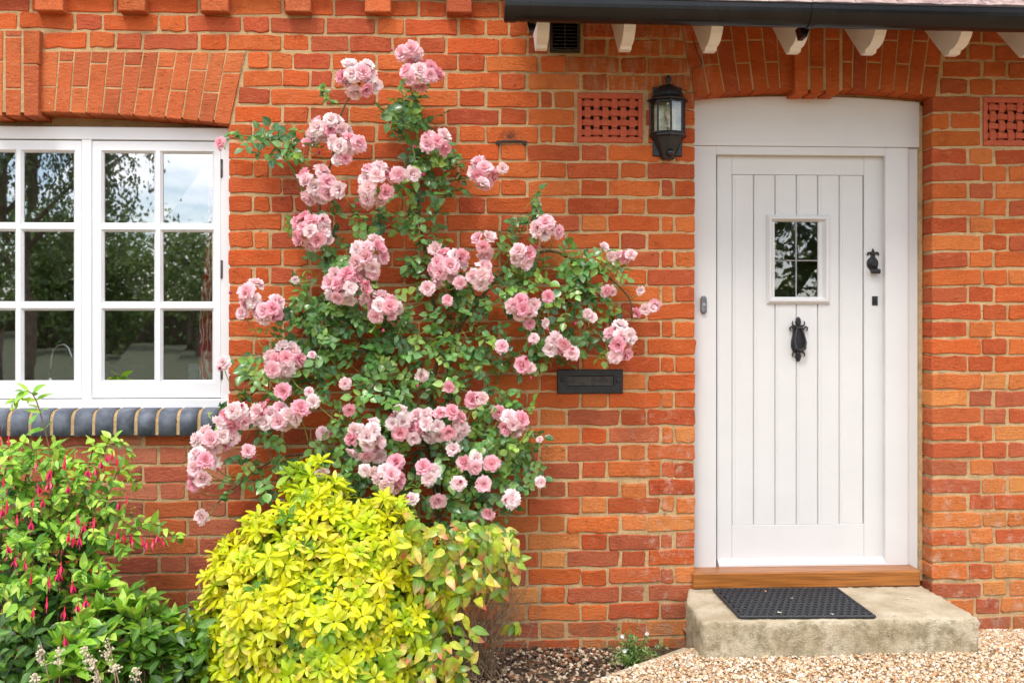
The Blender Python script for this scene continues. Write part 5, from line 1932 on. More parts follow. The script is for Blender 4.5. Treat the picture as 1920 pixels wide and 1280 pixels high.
for bx, by, brx, bry, nn in FB:
    for _ in range(int(nn * 1.05)):
        while True:
            u, v = rr_.uniform(-1, 1), rr_.uniform(-1, 1)
            if u * u + v * v < 1:
                break
        e = rr_.betavariate(1.6, 1.7) * (0.19 if by < 690 else 0.27) + 0.015
        lx, ly = bx + u * brx, by + v * bry
        if 1030 < lx < 1185 and 676 < ly < 752:
            continue
        for (qx, qy, qrx, qry, qe) in CLE:
            if ((lx - qx) / qrx) ** 2 + ((ly - qy) / qry) ** 2 < 1.1 and e > qe - 0.07:
                e = max(0.02, qe - 0.09)
        p = P(lx, ly, e)
        d = (Vector((rr_.gauss(0, 0.8), -abs(rr_.gauss(0.35, 0.35)), rr_.gauss(-0.15, 0.6)))).normalized()
        nor0 = (Vector((0, -0.75, 0.75)) + rv(rr_, 0.42)).normalized()
        L = rr_.uniform(0.026, 0.044)
        side = d.cross(nor0).normalized()
        colr = rr_.choice(GREEN)
        k = rr_.uniform(0.75, 1.25)
        spots = [(1.0, 0, 1.1), (0.62, 1, 1.0), (0.62, -1, 1.0), (0.22, 1, 0.82), (0.22, -1, 0.82)]
        tipp = p + d * L * 1.7
        rach.tube([p - d * L * 0.9, p, tipp], 0.0009, 3, False)
        for t, s, z in spots:
            q = p + d * L * 1.7 * t
            dr = (d * (1.0 if s == 0 else 0.42) + side * s * 0.9 + rv(rr_, 0.13)).normalized()
            nr = (nor0 + rv(rr_, 0.28)).normalized()
            c = tuple(min(1, w * k * rr_.uniform(0.88, 1.12)) for w in colr)
            leaves.append((face_score(q, nr, L * z, -q.y * 0.6), rr_.randrange(5), frame(q, dr, nr, L * z), c + (0.0,)))
# twiggy light shoots with small leaves
for pts in ([(560, 285), (520, 262), (470, 256), (430, 250)], [(540, 250), (490, 275), (482, 290)], [(640, 200), (612, 180), (608, 160)], [(980, 420), (1000, 395), (1003, 380)], [(700, 820), (560, 860), (450, 900), (425, 935)],
            [(1090, 480), (1130, 470), (1180, 475)], [(1140, 560), (1180, 590)], [(500, 720), (440, 690), (430, 670)], [(470, 740), (430, 765), (410, 760)]):
    path = smooth_path([P(x, y, 0.09) for x, y in pts], 5)
    rach.tube(path, 0.0016, 5)
    for i, q in enumerate(path[1:]):
        if rr_.random() < 0.7:
            for _ in range(2):
                dr = Vector((rr_.gauss(0, 1), -abs(rr_.gauss(0.2, 0.4)), rr_.gauss(-0.2, 0.8))).normalized(); nr = Vector((rr_.gauss(0, .4), -0.7, 0.7))
                leaves.append((face_score(q, nr, 0.03, 0.1), rr_.randrange(5), frame(q, dr, nr, rr_.uniform(0.022, 0.034)), rr_.choice(GREEN) + (0.0,)))
rach.build('leaf_stalks', M['pedicel'], rose)['kind'] = 'stuff'
pick_and_join('leaf', 'foliage', RL, (M['leaf_o'], M['leaf_a']), leaves, rose, 300)

# ---- yellow choisya-like shrub --------------------------------------
M['gold_o'] = m_leaf('golden leaf', 'OBJ', 0.5, 0.36, tip=(0.92, 0.66, 0.12), var=0.10)
M['gold_a'] = m_leaf('golden leaf many', 'ATTR', 0.5, 0.36, tip=(0.92, 0.66, 0.12), var=0.10)
ry_ = random.Random(15)
gc = P(612, 1150, 0.40)
shrub = thing('golden_shrub', 'rounded golden yellow shrub with leaves in whorls below the rose', 'shrub', (gc.x, -0.40, BEDZ))
GL = [leaf_template('leaf', 1, w, 'obovate', 5, f, c, 20 + i) for i, (w, f, c) in enumerate(((0.38, 0.12, 0.3), (0.42, 0.08, 0.55), (0.36, 0.18, 0.2), (0.40, 0.10, 0.75)))]
leaves = []
tw = MB()
Cg = Vector((gc.x, -0.42, 0.115))
RX, RY, RZ = 0.435, 0.34, 0.47
def bump_r(v):
    return 1 + 0.10 * math.sin(v.x * 7 + 1.3) * math.cos(v.z * 6 - v.x * 3) + 0.05 * math.sin(v.z * 11 + v.y * 9)
def whorl(c, ax, n, L, col, tipc, droop, rng):
    ref = ax.orthogonal().normalized()
    for lay in range(2):
        nn = n if lay == 0 else max(3, n // 2)
        for k in range(nn):
            a = 2 * PI * (k + rng.uniform(-0.25, 0.25)) / nn + lay * 0.5
            rad = Quaternion(ax, a) @ ref
            th = math.radians(rng.uniform(58, 92) + droop if lay == 0 else rng.uniform(22, 52))
            d = (rad * math.sin(th) + ax * math.cos(th)).normalized()
            nr = (ax * math.sin(th) - rad * math.cos(th) + rv(rng, 0.15)).normalized()
            s = L * rng.uniform(0.8, 1.1) * (1 if lay == 0 else 0.8)
            k2 = rng.uniform(0.8, 1.12)
            cc = tuple(min(1, w * k2) for w in col) + (max(0.0, tipc * rng.uniform(0.3, 1.3) - 0.2 * lay),)
            pos = c + rad * 0.004
            leaves.append((face_score(pos, nr, s, -pos.y), rng.randrange(4), frame(pos, d, nr, s), cc))
YEL = [lin(222, 228, 8, 0.95), lin(206, 224, 12, 0.95), lin(232, 230, 12, 0.95), lin(192, 218, 18, 0.95), lin(216, 222, 6, 0.95)]
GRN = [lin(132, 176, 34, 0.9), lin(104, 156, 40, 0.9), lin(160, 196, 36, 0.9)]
spots = []
tries = 0
while len(spots) < 470 and tries < 40000:
    tries += 1
    v = rv(ry_).normalized()
    if v.y > 0.35 or v.z < -0.5:
        continue
    k = bump_r(v)
    p = Cg + Vector((v.x * RX * k, v.y * RY * k, v.z * RZ * k))
    if math.sin(v.x * 9 + 2) * math.sin(v.z * 10 + 0.7) * math.cos(v.y * 6) > 0.62:
        continue
    if all((p - q[0]).length > 0.037 for q in spots):
        spots.append((p, v))
for p, v in spots:
    p = p + v * ry_.gauss(0, 0.024)
    nor = Vector((v.x / RX, v.y / RY, v.z / RZ)).normalized()
    ax = (nor * 0.8 + Vector((0, -0.25, 0.55)) + rv(ry_, 0.16)).normalized()
    px, py = to_px(p)
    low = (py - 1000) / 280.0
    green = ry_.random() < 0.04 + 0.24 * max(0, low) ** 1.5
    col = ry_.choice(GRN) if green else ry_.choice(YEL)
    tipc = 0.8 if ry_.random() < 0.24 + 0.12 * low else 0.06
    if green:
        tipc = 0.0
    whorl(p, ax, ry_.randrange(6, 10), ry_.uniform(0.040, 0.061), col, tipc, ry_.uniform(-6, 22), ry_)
    tw.tube([p - nor * 0.16 + Vector((0, 0, -0.06)), p - nor * 0.06, p], [0.003, 0.0025, 0.002], 5)
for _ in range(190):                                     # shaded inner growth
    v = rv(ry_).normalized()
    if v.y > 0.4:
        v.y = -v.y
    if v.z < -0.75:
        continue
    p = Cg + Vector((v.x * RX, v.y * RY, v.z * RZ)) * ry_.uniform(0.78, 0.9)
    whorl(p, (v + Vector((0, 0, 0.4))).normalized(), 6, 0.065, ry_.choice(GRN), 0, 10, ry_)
# taller shoot at the top left and a few side shoots
for px, py, e, n in ((568, 872, 0.34, 7), (545, 925, 0.40, 4), (600, 925, 0.36, 5), (575, 900, 0.34, 5), (700, 945, 0.40, 4), (480, 950, 0.40, 3), (850, 1010, 0.45, 3), (395, 1120, 0.42, 3), (380, 1160, 0.4, 3)):
    for i in range(n):
        p = P(px + ry_.gauss(0, 16), py + ry_.uniform(-10, 45), e + ry_.gauss(0, 0.03))
        whorl(p, (Vector((ry_.gauss(0, 0.3), -0.35, 0.9))).normalized(), 6, ry_.uniform(0.05, 0.065), ry_.choice(YEL[:2] + GRN[2:]), 0.08, 0, ry_)
    q = P(px, py, e)
    tw.tube([q + Vector((0, 0.05, -0.3)), q + Vector((0, 0, -0.1)), q], [0.005, 0.004, 0.002], 5)
bs = Vector((gc.x, -0.38, BEDZ - 0.02))
for i in range(16):
    a = ry_.uniform(0, 6.28)
    t_ = Cg + Vector((math.cos(a) * RX * 0.7, math.sin(a) * RY * 0.7, ry_.uniform(-0.1, 0.25)))
    tw.tube(smooth_path([bs + rv(ry_, 0.03), bs.lerp(t_, 0.5) + rv(ry_, 0.04), t_], 4), [lerp(0.007, 0.003, i / 8) for i in range(9)], 5)
tw.build('twigs', M['stem_brown'], shrub)['kind'] = 'stuff'
pick_and_join('leaf', 'foliage', GL, (M['gold_o'], M['gold_a']), leaves, shrub, 300)

# ---- pink-tinged shrub to its right ---------------------------------
M['nan_o'] = m_leaf('blushing leaf', 'OBJ', 0.34, 0.3, tip=(0.80, 0.14, 0.12), var=0.14)
M['nan_a'] = m_leaf('blushing leaf many', 'ATTR', 0.34, 0.3, tip=(0.80, 0.14, 0.12), var=0.14)
rn = random.Random(19)
nc = P(870, 1090, 0.36)
nan = thing('blushing_shrub', 'low shrub with drooping yellow green and pink leaves over brown twigs', 'shrub', (nc.x, -0.3, BEDZ))
NL = [leaf_template('leaf', 1, w, 'ovate', 4, f, c, 40 + i) for i, (w, f, c) in enumerate(((0.52, 0.12, 0.4), (0.56, 0.16, 0.7), (0.48, 0.1, 0.3)))]
leaves = []
NY = [lin(206, 214, 62, 0.9), lin(180, 200, 50, 0.9), lin(222, 212, 96, 0.9), lin(150, 184, 46, 0.9), lin(122, 162, 48, 0.9), lin(100, 142, 46, 0.9)]
tw = MB()
for bx, by, brx, bry, nn, e0, e1, red in ((870, 1035, 95, 58, 170, 0.36, 0.52, 0.18), (800, 1010, 60, 40, 46, 0.42, 0.54, 0.10), (915, 1050, 58, 60, 100, 0.30, 0.46, 0.25), (930, 1010, 45, 22, 24, 0.28, 0.40, 0.1),
                                        (850, 1090, 70, 40, 50, 0.42, 0.52, 0.25), (845, 1180, 50, 40, 34, 0.42, 0.52, 0.12), (810, 1235, 60, 35, 30, 0.50, 0.58, 0.45), (870, 1240, 30, 30, 14, 0.45, 0.55, 0.3), (965, 1165, 14, 14, 6, 0.25, 0.32, 0)):
    for _ in range(nn):
        while True:
            u, v = rn.uniform(-1, 1), rn.uniform(-1, 1)
            if u * u + v * v < 1:
                break
        p = P(bx + u * brx, by + v * bry, rn.uniform(e0, e1) + (0.14 if bx < 900 else 0.04))
        d = Vector((u * 0.5 + rn.gauss(0, 0.5), -0.35 + rn.gauss(0, 0.2), -0.5 + rn.gauss(0, 0.5))).normalized()
        nr = (Vector((rn.gauss(0, 0.35), -0.85, 0.5))).normalized()
        s = rn.uniform(0.036, 0.066)
        c = rn.choice(NY)
        al = rn.uniform(0.5, 1.0) if rn.random() < red * 1.3 else (0.28 if rn.random() < 0.35 else 0)
        leaves.append((face_score(p, nr, s, -p.y), rn.randrange(3), frame(p, d, nr, s), c + (al,)))
        if rn.random() < 0.25:
            tw.tube([p, p + Vector((rn.gauss(0, 0.02), 0.05, -0.08))], 0.0012, 4)
for i in range(150):
    a = P(rn.uniform(800, 950), rn.uniform(1235, 1262), 0) ; a = Vector((a.x * 0.9, -rn.uniform(0.18, 0.4), BEDZ))
    t_ = P(rn.gauss(890, 46), rn.uniform(1075, 1190), rn.uniform(0.24, 0.44))
    tw.tube(smooth_path([a, a.lerp(t_, 0.5) + rv(rn, 0.022), t_], 3), [0.0016] * 6 + [0.0009], 4)
for i in range(46):                                      # fine dry sprays towards the wall on the right
    a = P(rn.gauss(915, 18), rn.uniform(1090, 1220), 0.26)
    t_ = P(rn.uniform(950, 1025), rn.uniform(1085, 1215), rn.uniform(0.12, 0.3))
    tw.tube(smooth_path([a, a.lerp(t_, 0.5) + Vector((0, 0, rn.uniform(0, 0.03))), t_], 3), [0.0011] * 6 + [0.0005], 3)
tw.build('twigs', m_plain('dry brown twig', (0.30, 0.20, 0.12), 0.9, 0, 40, 0.4), nan)['kind'] = 'stuff'
pick_and_join('leaf', 'foliage', NL, (M['nan_o'], M['nan_a']), leaves, nan, 300)

# ---- fuchsia ---------------------------------------------------------
M['fu_o'] = m_leaf('fuchsia leaf', 'OBJ', 0.42, 0.34)
M['fu_a'] = m_leaf('fuchsia leaf many', 'ATTR', 0.42, 0.34)
rf = random.Random(23)
fb = P(60, 1235, 0.35)
fu = thing('fuchsia_bush', 'arching green fuchsia bush with hanging crimson flowers under the window', 'bush', (fb.x, -0.35, BEDZ))
FL = [leaf_template('leaf', 1, w, 'ovate', 4, f, c, 60 + i) for i, (w, f, c) in enumerate(((0.46, 0.10, 0.35), (0.50, 0.16, 0.5), (0.42, 0.08, 0.2)))]
FG = [lin(150, 200, 66, 0.95), lin(128, 184, 62, 0.95), lin(176, 216, 78, 0.95), lin(108, 164, 58, 0.95), lin(196, 226, 92, 0.95)]
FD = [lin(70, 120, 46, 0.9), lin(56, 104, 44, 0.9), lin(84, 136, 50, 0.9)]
leaves = []
tips = [(24, 752, .42), (6, 845, .46), (60, 868, .44), (112, 852, .36), (245, 850, .30), (150, 875, .38), (190, 868, .34), (258, 908, .30), (215, 905, .38), (335, 1005, .34), (150, 905, .46), (80, 880, .48), (28, 880, .5), (120, 940, .5), (200, 955, .46),
        (60, 960, .55), (10, 950, .55), (235, 1035, .42), (185, 1010, .5), (130, 1010, .54), (80, 1030, .58), (20, 1030, .6), (205, 1075, .5), (150, 1080, .55), (95, 1090, .6), (40, 1100, .62), (0, 1110, .62), (-40, 900, .45), (-60, 1000, .5), (-30, 860, .4),
        (250, 990, .36), (170, 1130, .52), (60, 1150, .6), (290, 985, .3), (35, 1000, .5), (100, 985, .45), (160, 960, .4), (5, 890, .42), (55, 925, .4)]
for ti, (px, py, e) in enumerate(tips):
    t_ = P(px, py, e)
    a = Vector((fb.x + rf.gauss(-0.05, 0.12), -0.30 + rf.gauss(0, 0.06), BEDZ))
    up = Vector((lerp(a.x, t_.x, 0.55), lerp(a.y, t_.y, 0.6), max(t_.z, a.z) + (0.06 if px > 180 else 0.0)))
    path = smooth_path([a, a.lerp(up, 0.55) + rv(rf, 0.02), up.lerp(t_, 0.3), t_], 7)
    m = MB(); n = len(path)
    m.tube(path, [lerp(0.0042, 0.0014, i / (n - 1)) for i in range(n)], 5)
    m.build('stem', m_plain('fuchsia stem', (0.20, 0.11, 0.045), 0.7) if ti == 0 else bpy.data.materials['fuchsia stem'], fu, smooth=True)
    for i in range(2, n):
        q = path[i]; d = (path[i] - path[i - 1]).normalized()
        f = i / (n - 1)
        ref = Quaternion(d, (i % 2) * PI / 2 + rf.gauss(0, 0.4)) @ d.orthogonal().normalized()
        for s in (-1, 1, 0):
            if f < 0.3 and rf.random() < 0.6:
                continue
            if s == 0:
                if rf.random() > (0.3 if (px > 95 and py < 965) else 0.7):
                    continue
                q2 = q + rv(rf, 0.03)
            else:
                q2 = q
            dr = (ref * (s or rf.choice((-1, 1))) + d * 0.55 + Vector((0, -0.25, -0.12)) + rv(rf, 0.2)).normalized()
            nr = (Vector((0, -0.5, 0.85)) + rv(rf, 0.25)).normalized()
            L = rf.uniform(0.042, 0.066) * (1.0 if f < 0.8 else 0.72)
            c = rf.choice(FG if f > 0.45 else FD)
            k = rf.uniform(0.85, 1.15)
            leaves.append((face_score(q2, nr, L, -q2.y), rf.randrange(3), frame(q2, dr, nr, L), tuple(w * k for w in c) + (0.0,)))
    for s in range(6):                                   # tuft at the tip
        dr = (d + rv(rf, 0.5)).normalized()
        leaves.append((0.5, rf.randrange(3), frame(t_, dr, Vector((0, -0.5, 0.8)), rf.uniform(0.014, 0.026)), rf.choice(FG[2:]) + (0.0,)))
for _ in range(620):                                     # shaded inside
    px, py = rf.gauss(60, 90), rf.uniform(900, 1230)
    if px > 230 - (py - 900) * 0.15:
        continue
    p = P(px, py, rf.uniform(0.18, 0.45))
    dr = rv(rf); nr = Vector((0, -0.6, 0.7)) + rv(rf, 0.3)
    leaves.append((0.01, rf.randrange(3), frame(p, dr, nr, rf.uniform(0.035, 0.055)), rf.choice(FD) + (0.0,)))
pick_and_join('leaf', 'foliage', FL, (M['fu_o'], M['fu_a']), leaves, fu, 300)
# flowers
def m_fuchsia():
    t = NT('fuchsia flower')
    at = t.n('ShaderNodeAttribute', attribute_name='tint')
    return t.fin(at.outputs['Color'], 0.45)
def fuchsia_template(opn, seed):
    r = random.Random(seed)
    m = MB()
    cols = []
    red, pur, pale = lin(224, 24, 76, 0.9), lin(170, 24, 110, 0.9), lin(236, 120, 150, 0.9)
    def add_col(n0, c):
        cols.extend([c] * (len(m.v) - n0))
    n0 = len(m.v); m.tube([(0, 0, 0), (0.1, 0, -0.35), (0.06, 0, -0.75)], 0.025, 4); add_col(n0, lin(150, 70, 60))
    n0 = len(m.v); m.lathe([(0.03, -0.74), (0.06, -0.80), (0.06, -0.95), (0.10, -1.05), (0.05, -1.12)], (0.06, 0, 0), 0, 2 * PI, 6); add_col(n0, red)
    for k in range(4):
        a = k * PI / 2 + 0.4
        rad = Vector((math.cos(a), math.sin(a), 0)); tan = Vector((-math.sin(a), math.cos(a), 0)); o = Vector((0.06, 0, -1.03))
        n0 = len(m.v)
        sp = opn
        pts = [o + rad * 0.06, o + rad * (0.10 + 0.26 * sp) + Vector((0, 0, -0.30 + 0.1 * sp)), o + rad * (0.07 + 0.5 * sp) + Vector((0, 0, -0.68 + 0.2 * sp))]
        m.add([pts[0] - tan * 0.06, pts[0] + tan * 0.06, pts[1] + tan * 0.13, pts[2], pts[1] - tan * 0.13], [(0, 1, 2, 4), (4, 2, 3)])
        add_col(n0, red)
    if opn > 0.2:
        n0 = len(m.v); m.lathe([(0.06, -1.05), (0.14, -1.25), (0.15, -1.42), (0.10, -1.48)], (0.06, 0, 0), 0, 2 * PI, 7); add_col(n0, pur)
        for k in range(4):
            n0 = len(m.v); m.tube([(0.06, 0, -1.3), (0.06 + 0.05 * math.cos(k * 1.6), 0.05 * math.sin(k * 1.6), -1.8 - 0.1 * (k == 0))], 0.012, 3); add_col(n0, pale)
    me = m.mesh('flower', True)
    at = me.attributes.new('tint', 'FLOAT_COLOR', 'POINT'); at.data.foreach_set('color', [w for c in cols for w in tuple(c[:3]) + (1,)])
    return me
FT = [fuchsia_template(o_, 5 + i) for i, o_ in enumerate((1.0, 0.6, 0.05, 0.3))]
mfu = m_fuchsia()
for me in FT:
    me.materials.append(mfu)
FLW = [(5, 828), (17, 826), (68, 870), (98, 885), (100, 892), (124, 862), (166, 885), (177, 886), (188, 870), (203, 862), (210, 858), (218, 862), (66, 915), (90, 915), (97, 910), (128, 918), (66, 945), (82, 945), (34, 975), (62, 980),
       (3, 955), (13, 945), (142, 975), (128, 1005), (141, 1012), (150, 1010), (158, 990), (136, 1020), (174, 982), (181, 982), (220, 1000), (230, 1000), (247, 1010), (250, 1018), (278, 1018), (286, 1020), (294, 1012), (304, 1020), (262, 1010), (222, 950),
       (61, 1085), (90, 1090), (106, 1075), (67, 1145), (88, 1128), (124, 1145), (148, 1140), (45, 1060), (5, 1030), (28, 1055), (135, 1095), (116, 1200), (160, 1125), (200, 1068), (115, 1060), (240, 940), (10, 905)]
for px, py in FLW:
    e = 0.64 if py > 1020 and px < 200 else (0.56 if px < 200 and py > 930 else (0.50 if px < 170 else 0.40))
    p = P(px, py - 30, e + 0.05)
    s = rf.uniform(0.042, 0.056)
    Mx = Matrix.Translation(p) @ Matrix.Rotation(rf.uniform(0, 6.28), 4, 'Z') @ Matrix.Rotation(rf.gauss(0, 0.12), 4, 'X') @ Matrix.Diagonal((s * 0.62, s * 0.62, s, 1))
    put('flower', FT[rf.randrange(4)], fu, Mx)

# ---- leathery evergreen at the front left -----------------------------
M['sk_o'] = m_leaf('leathery leaf', 'OBJ', 0.36, 0.25)
M['sk_a'] = m_leaf('leathery leaf many', 'ATTR', 0.36, 0.25)
rk = random.Random(29)
sc0 = P(240, 1200, 0.5)
sk = thing('evergreen_shrub', 'low glossy evergreen shrub with upright pointed leaves beside the golden shrub', 'shrub', (sc0.x, -0.5, BEDZ))
SL_ = [leaf_template('leaf', 1, w, 'lance', 4, f, c, 80 + i) for i, (w, f, c) in enumerate(((0.40, 0.2, 0.2), (0.44, 0.14, 0.4), (0.42, 0.25, 0.1)))]
SG = [lin(142, 190, 58, 0.92), lin(118, 172, 54, 0.92), lin(166, 208, 70, 0.92), lin(188, 220, 92, 0.92), lin(96, 150, 50, 0.92)]
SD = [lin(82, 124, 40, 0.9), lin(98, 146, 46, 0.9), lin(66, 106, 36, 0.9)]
leaves = []
tw = MB()
heads = [(200, 1100, .5, 1), (240, 1112, .48, 1), (178, 1125, .56, 1), (272, 1130, .46, 1), (222, 1140, .58, 1), (150, 1150, .6, 1), (300, 1150, .44, 1), (322, 1160, .42, 1), (352, 1195, .44, 1), (365, 1215, .44, 1), (260, 1165, .58, 1), (205, 1175, .62, 0),
         (150, 1195, .66, 1), (120, 1215, .68, 1), (285, 1190, .56, 0), (320, 1200, .5, 0), (240, 1205, .62, 0), (185, 1220, .68, 0), (300, 1225, .55, 0), (340, 1235, .5, 0), (265, 1235, .6, 0), (220, 1245, .66, 0), (140, 1245, .7, 1), (110, 1260, .72, 1),
         (380, 1240, .5, 0), (310, 1255, .56, 0), (170, 1265, .7, 1), (250, 1175, .5, 0), (210, 1130, .46, 0), (280, 1160, .42, 0), (330, 1180, .38, 0), (235, 1150, .45, 0), (345, 1215, .40, 0), (190, 1150, .48, 0), (165, 1180, .52, 0)]
for px, py, e, hi in heads:
    for rep in range(2):
        p = P(px + rk.gauss(0, 7), py + rk.gauss(8, 7), e + rk.gauss(0, 0.02))
        ax = Vector((rk.gauss(0, 0.22), -0.22 + rk.gauss(0, 0.15), 1)).normalized()
        ref = ax.orthogonal().normalized()
        n = rk.randrange(6, 9)
        for k in range(n):
            rad = Quaternion(ax, 2 * PI * k / n + rk.gauss(0, 0.2)) @ ref
            th = math.radians(rk.uniform(12, 48) if hi and rep == 0 else rk.uniform(45, 92))
            d = rad * math.sin(th) + ax * math.cos(th)
            nr = ax * math.sin(th) - rad * math.cos(th) + rv(rk, 0.1)
            L = rk.uniform(0.062, 0.094)
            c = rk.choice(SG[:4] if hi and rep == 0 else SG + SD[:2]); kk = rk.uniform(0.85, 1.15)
            leaves.append((face_score(p, nr, L, -p.y), rk.randrange(3), frame(p, d, nr, L), tuple(w * kk for w in c) + (0.0,)))
        tw.tube([Vector((p.x + rk.gauss(0, 0.02), p.y + 0.04, BEDZ)), p - ax * 0.04, p], [0.004, 0.003, 0.0025], 5)
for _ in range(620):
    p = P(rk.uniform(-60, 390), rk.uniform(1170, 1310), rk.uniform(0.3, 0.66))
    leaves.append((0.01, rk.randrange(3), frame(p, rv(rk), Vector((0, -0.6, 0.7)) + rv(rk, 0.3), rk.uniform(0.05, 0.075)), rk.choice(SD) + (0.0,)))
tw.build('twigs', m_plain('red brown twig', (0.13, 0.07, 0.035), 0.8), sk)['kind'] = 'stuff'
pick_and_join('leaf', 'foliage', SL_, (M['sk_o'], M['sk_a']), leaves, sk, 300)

# ---- dried flower stalks in front ------------------------------------
rd = random.Random(37)
dr0 = P(170, 1290, 0.8)
dry = thing('dried_flower_plant', 'dried plant with thin pale stalks and beaded cream seed heads in the front corner', 'plant', (dr0.x, -0.78, BEDZ))
mst = m_plain('dry stalk', lin(206, 170, 138, 0.85), 0.8, 0, 40, 0.2)
msd = m_plain('cream seed', lin(232, 214, 184, 0.88), 0.8, 0, 60, 0.2)
for (tx, ty, bx, by, ln) in ((77, 1208, 92, 1300, 34), (112, 1212, 100, 1300, 32), (160, 1212, 215, 1300, 30), (202, 1195, 215, 1300, 46), (66, 1262, 75, 1300, 22), (180, 1258, 190, 1300, 26), (255, 1250, 285, 1300, 26), (172, 1235, 215, 1300, 20), (215, 1245, 230, 1300, 16)):
    e = rd.uniform(0.72, 0.82)
    t_, b_ = P(tx, ty, e), P(bx, by + 60, e - 0.06)
    path = smooth_path([b_, b_.lerp(t_, 0.5) + rv(rd, 0.008), t_], 5)
    m = MB(); m.tube(path, 0.0019, 5)
    stalk = m.build('stalk', mst, dry)
    m = MB()
    for i in range(26):
        f = rd.random()
        q = P(tx + rd.gauss(0, 6.5) * (1.15 - f * 0.6), ty + (1 - f) * ln, e + rd.gauss(0, 0.012))
        s = rd.uniform(0.0026, 0.0046)
        m.lathe([(0, -s), (s * 0.87, -s * 0.5), (s * 0.87, s * 0.5), (0, s)], q, 0, 2 * PI, 5)
        m.tube([q, P(tx, ty + (1 - f) * ln + 6, e)], 0.0006, 3, False)
    m.build('seed_head', msd, stalk)

# ---- little weed beside the step ---------------------------------------
rw = random.Random(41)
w0 = G(1190, 1248, BEDZ + 0.03)
weed = thing('small_weed', 'small bushy weed with two seed spikes and white flowers beside the doorstep', 'weed', tuple(w0))
WL = [leaf_template('leaf', 1, w, 'lance', 3, 0.12, 0.4, 90 + i) for i, w in enumerate((0.26, 0.34))]
leaves = []
tw = MB()
WG = [lin(126, 160, 72, 0.9), lin(96, 134, 60, 0.9), lin(152, 178, 92, 0.9), lin(78, 116, 52, 0.9)]
for i in range(52):
    t_ = w0 + Vector((rw.gauss(0, 0.058), rw.gauss(0, 0.04), abs(rw.gauss(0.075, 0.04))))
    tw.tube([w0 + rv(rw, 0.008), w0.lerp(t_, 0.6) + Vector((0, 0, 0.008)), t_], 0.0011, 4)
    for k in range(10):
        q = w0.lerp(t_, rw.uniform(0.3, 1)) + rv(rw, 0.006)
        d = rv(rw) + Vector((0, -0.3, 0.3)); nr = Vector((0, -0.5, 0.8)) + rv(rw, 0.3)
        leaves.append((face_score(q, nr, 0.015, 0), rw.randrange(2), frame(q, d, nr, rw.uniform(0.014, 0.028)), rw.choice(WG) + (0.0,)))
for px, py in ((1177, 1160), (1197, 1150)):
    t_ = P(px, py, -w0.y)
    tw.tube([w0, w0.lerp(t_, 0.5) + rv(rw, 0.004), t_], 0.0012, 4)
    for k in range(22):
        q = w0.lerp(t_, rw.uniform(0.5, 1.0)) + rv(rw, 0.003)
        leaves.append((0.05, 0, frame(q, rv(rw) + Vector((0, 0, 0.6)), rv(rw), rw.uniform(0.006, 0.011)), lin(200, 176, 120, 0.85) + (0.0,)))
tw.build('stems', M['stem_green'], weed)['kind'] = 'stuff'
pick_and_join('leaf', 'foliage', WL, (M['fu_o'], M['fu_a']), leaves, weed, 120)
for px, py in ((1167, 1192), (1171, 1219), (1213, 1187)):
    c = P(px, py, -w0.y + 0.03); m = MB()
    for k in range(7):
        a = 2 * PI * k / 7
        d = Vector((math.cos(a), -0.3, math.sin(a))).normalized(); n_ = Vector((-d.z, 0, d.x)).normalized()
        m.add([c, c + d * 0.006 + n_ * 0.003, c + d * 0.010, c + d * 0.006 - n_ * 0.003], [(0, 1, 2, 3)])
    m.build('flower', m_plain('white petal', (0.8, 0.78, 0.74), 0.7), weed)

# ================================================================== TREES BEHIND THE CAMERA (mirrored in the panes)
mbark = m_plain('bark', (0.12, 0.09, 0.06), 0.9, 0, 12, 0.4, 0.8, 0.02)
mtl = m_leaf('tree leaf', 'ATTR', 0.5, 0.3)
TLF = [leaf_template('tleaf', 1, 0.6, 'ovate', 2, 0.1, 0.3, 99)]
def tree(label, base, h, cr, cols, n, size, weep=False, seed=0, trunk=0.14):
    r = random.Random(seed)
    t = thing('birch_tree' if weep else 'garden_tree', label, 'tree', base, 'trees across the drive')
    b = Vector(base)
    m = MB()
    m.tube(smooth_path([b, b + Vector((r.gauss(0, .1), 0, h * 0.4)), b + Vector((r.gauss(0, .15), 0, h * 0.9))], 4), [lerp(trunk, trunk * 0.2, i / 8) for i in range(9)], 8)
    ends = []
    for i in range(16):
        z = r.uniform(0.3, 0.85) * h
        a = r.uniform(0, 6.28)
        e_ = b + Vector((math.cos(a) * cr[0] * 0.75, math.sin(a) * cr[1] * 0.75, z + 0.15 * h))
        m.tube(smooth_path([b + Vector((0, 0, z * 0.8)), (b + e_) / 2 + Vector((0, 0, z * 0.45)), e_], 3), [lerp(trunk * 0.35, 0.01, k / 6) for k in range(7)], 5)
    m.build('trunk', mbark, t, smooth=True)
    inst = []
    cz = cr[3]
    clumps = []
    for i in range(130 if weep else 70):
        v = rv(r).normalized() * r.uniform(0.35, 1.0)
        clumps.append(b + Vector((v.x * cr[0], v.y * cr[1], cz + v.z * cr[2])))
    for i in range(n):
        c = r.choice(clumps)
        if weep:
            q = c + Vector((r.gauss(0, 0.075), r.gauss(0, 0.075), -r.uniform(0, 2.3)))
            d = Vector((r.gauss(0, 0.3), r.gauss(0, 0.3), -1))
        else:
            q = c + rv(r, 0.16 * cr[0])
            d = rv(r)
        k = r.uniform(0.7, 1.3)
        inst.append((0, frame(q, d, rv(r), size * r.uniform(0.7, 1.3)), tuple(w * k for w in r.choice(cols)) + (0.0,)))
    joined('crown', TLF, inst, mtl, t)
    return t
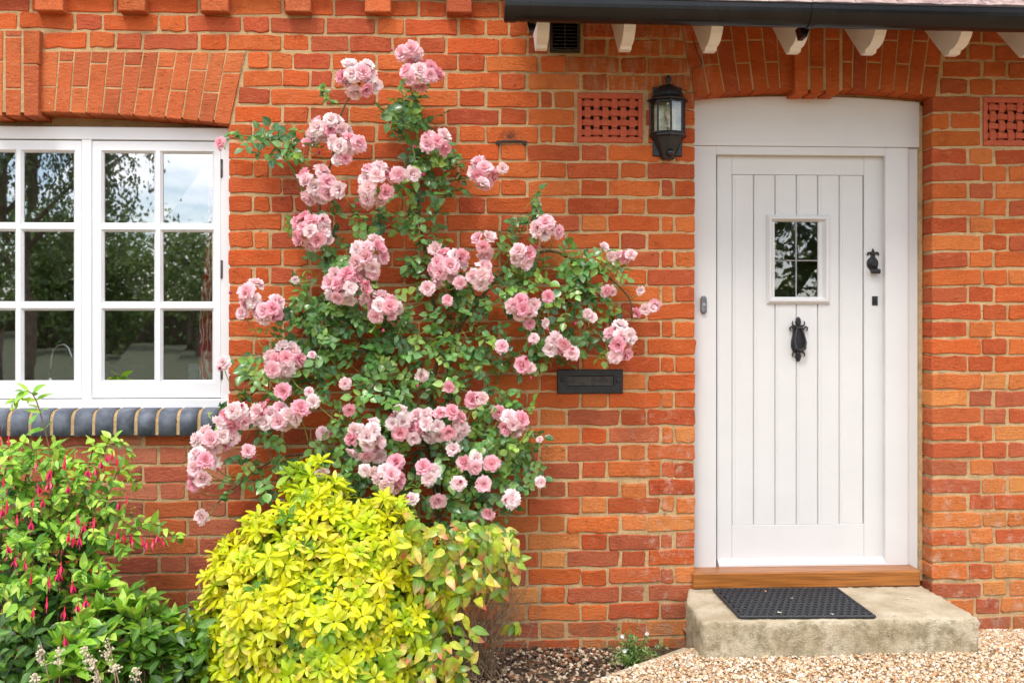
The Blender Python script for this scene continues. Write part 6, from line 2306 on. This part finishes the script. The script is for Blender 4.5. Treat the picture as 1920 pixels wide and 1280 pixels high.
TG = [(0.05, 0.09, 0.02), (0.08, 0.12, 0.03), (0.11, 0.16, 0.045), (0.045, 0.07, 0.02)]
tree('weeping birch mirrored in the left casements', (-7.3, -12.5, -0.1), 8.5, (3.0, 2.0, 2.4, 6.0), TG, 20000, 0.075, True, 1)
tree('dark leafy tree mirrored in the small door pane', (6.6, -11.5, -0.1), 7.5, (2.6, 2.2, 2.5, 4.0), TG, 9000, 0.16, False, 2)
TF = [tuple(w * 1.7 for w in c) for c in TG]
tree('rounded green tree mirrored in the right casement', (-11.2, -38, -0.1), 5.6, (2.6, 2.4, 2.2, 3.4), TF[1:3], 5500, 0.20, False, 3)
tree('broad green tree mirrored beside the birch', (-16.5, -40, -0.1), 6.4, (3.6, 2.6, 2.8, 3.6), TF, 8000, 0.26, False, 4)
tree('far bushy tree across the lawn behind the camera, towards the left', (-24, -42, -0.1), 7.5, (4.5, 3, 3.4, 4.2), TF, 7000, 0.3, False, 5)
tree('far bushy tree straight behind the camera across the lawn', (-3.5, -42, -0.1), 6.0, (4.2, 3, 2.8, 3.4), TF, 7000, 0.28, False, 6)
tree('far bushy tree behind the camera across the lawn, towards the right', (8, -40, -0.1), 7.0, (4.5, 3, 3.2, 4.0), TF, 7000, 0.28, False, 7)
tree('tall far tree behind the dark door-pane tree', (18, -38, -0.1), 8.0, (4.5, 3, 3.8, 4.6), TF, 7000, 0.3, False, 8)

hedge = thing('garden_hedge', 'long leafy hedge across the lawn mirrored low in the window panes', 'hedge', (0, -47, -0.05))
hr = random.Random(51)
joined('foliage', TLF, [(0, frame((hr.uniform(-45, 35), -47 + hr.gauss(0, 0.5), hr.uniform(-0.05, 2.7 + 0.5 * math.sin(i * 0.37))), rv(hr), rv(hr), hr.uniform(0.2, 0.45)), tuple(w * hr.uniform(0.7, 1.3) for w in hr.choice(TF)) + (0.0,)) for i in range(14000)], mtl, hedge)
m = MB(); m.box((-45, -47.25, -0.05), (35, -46.75, 2.2)); m.build('branches', mbark, hedge)
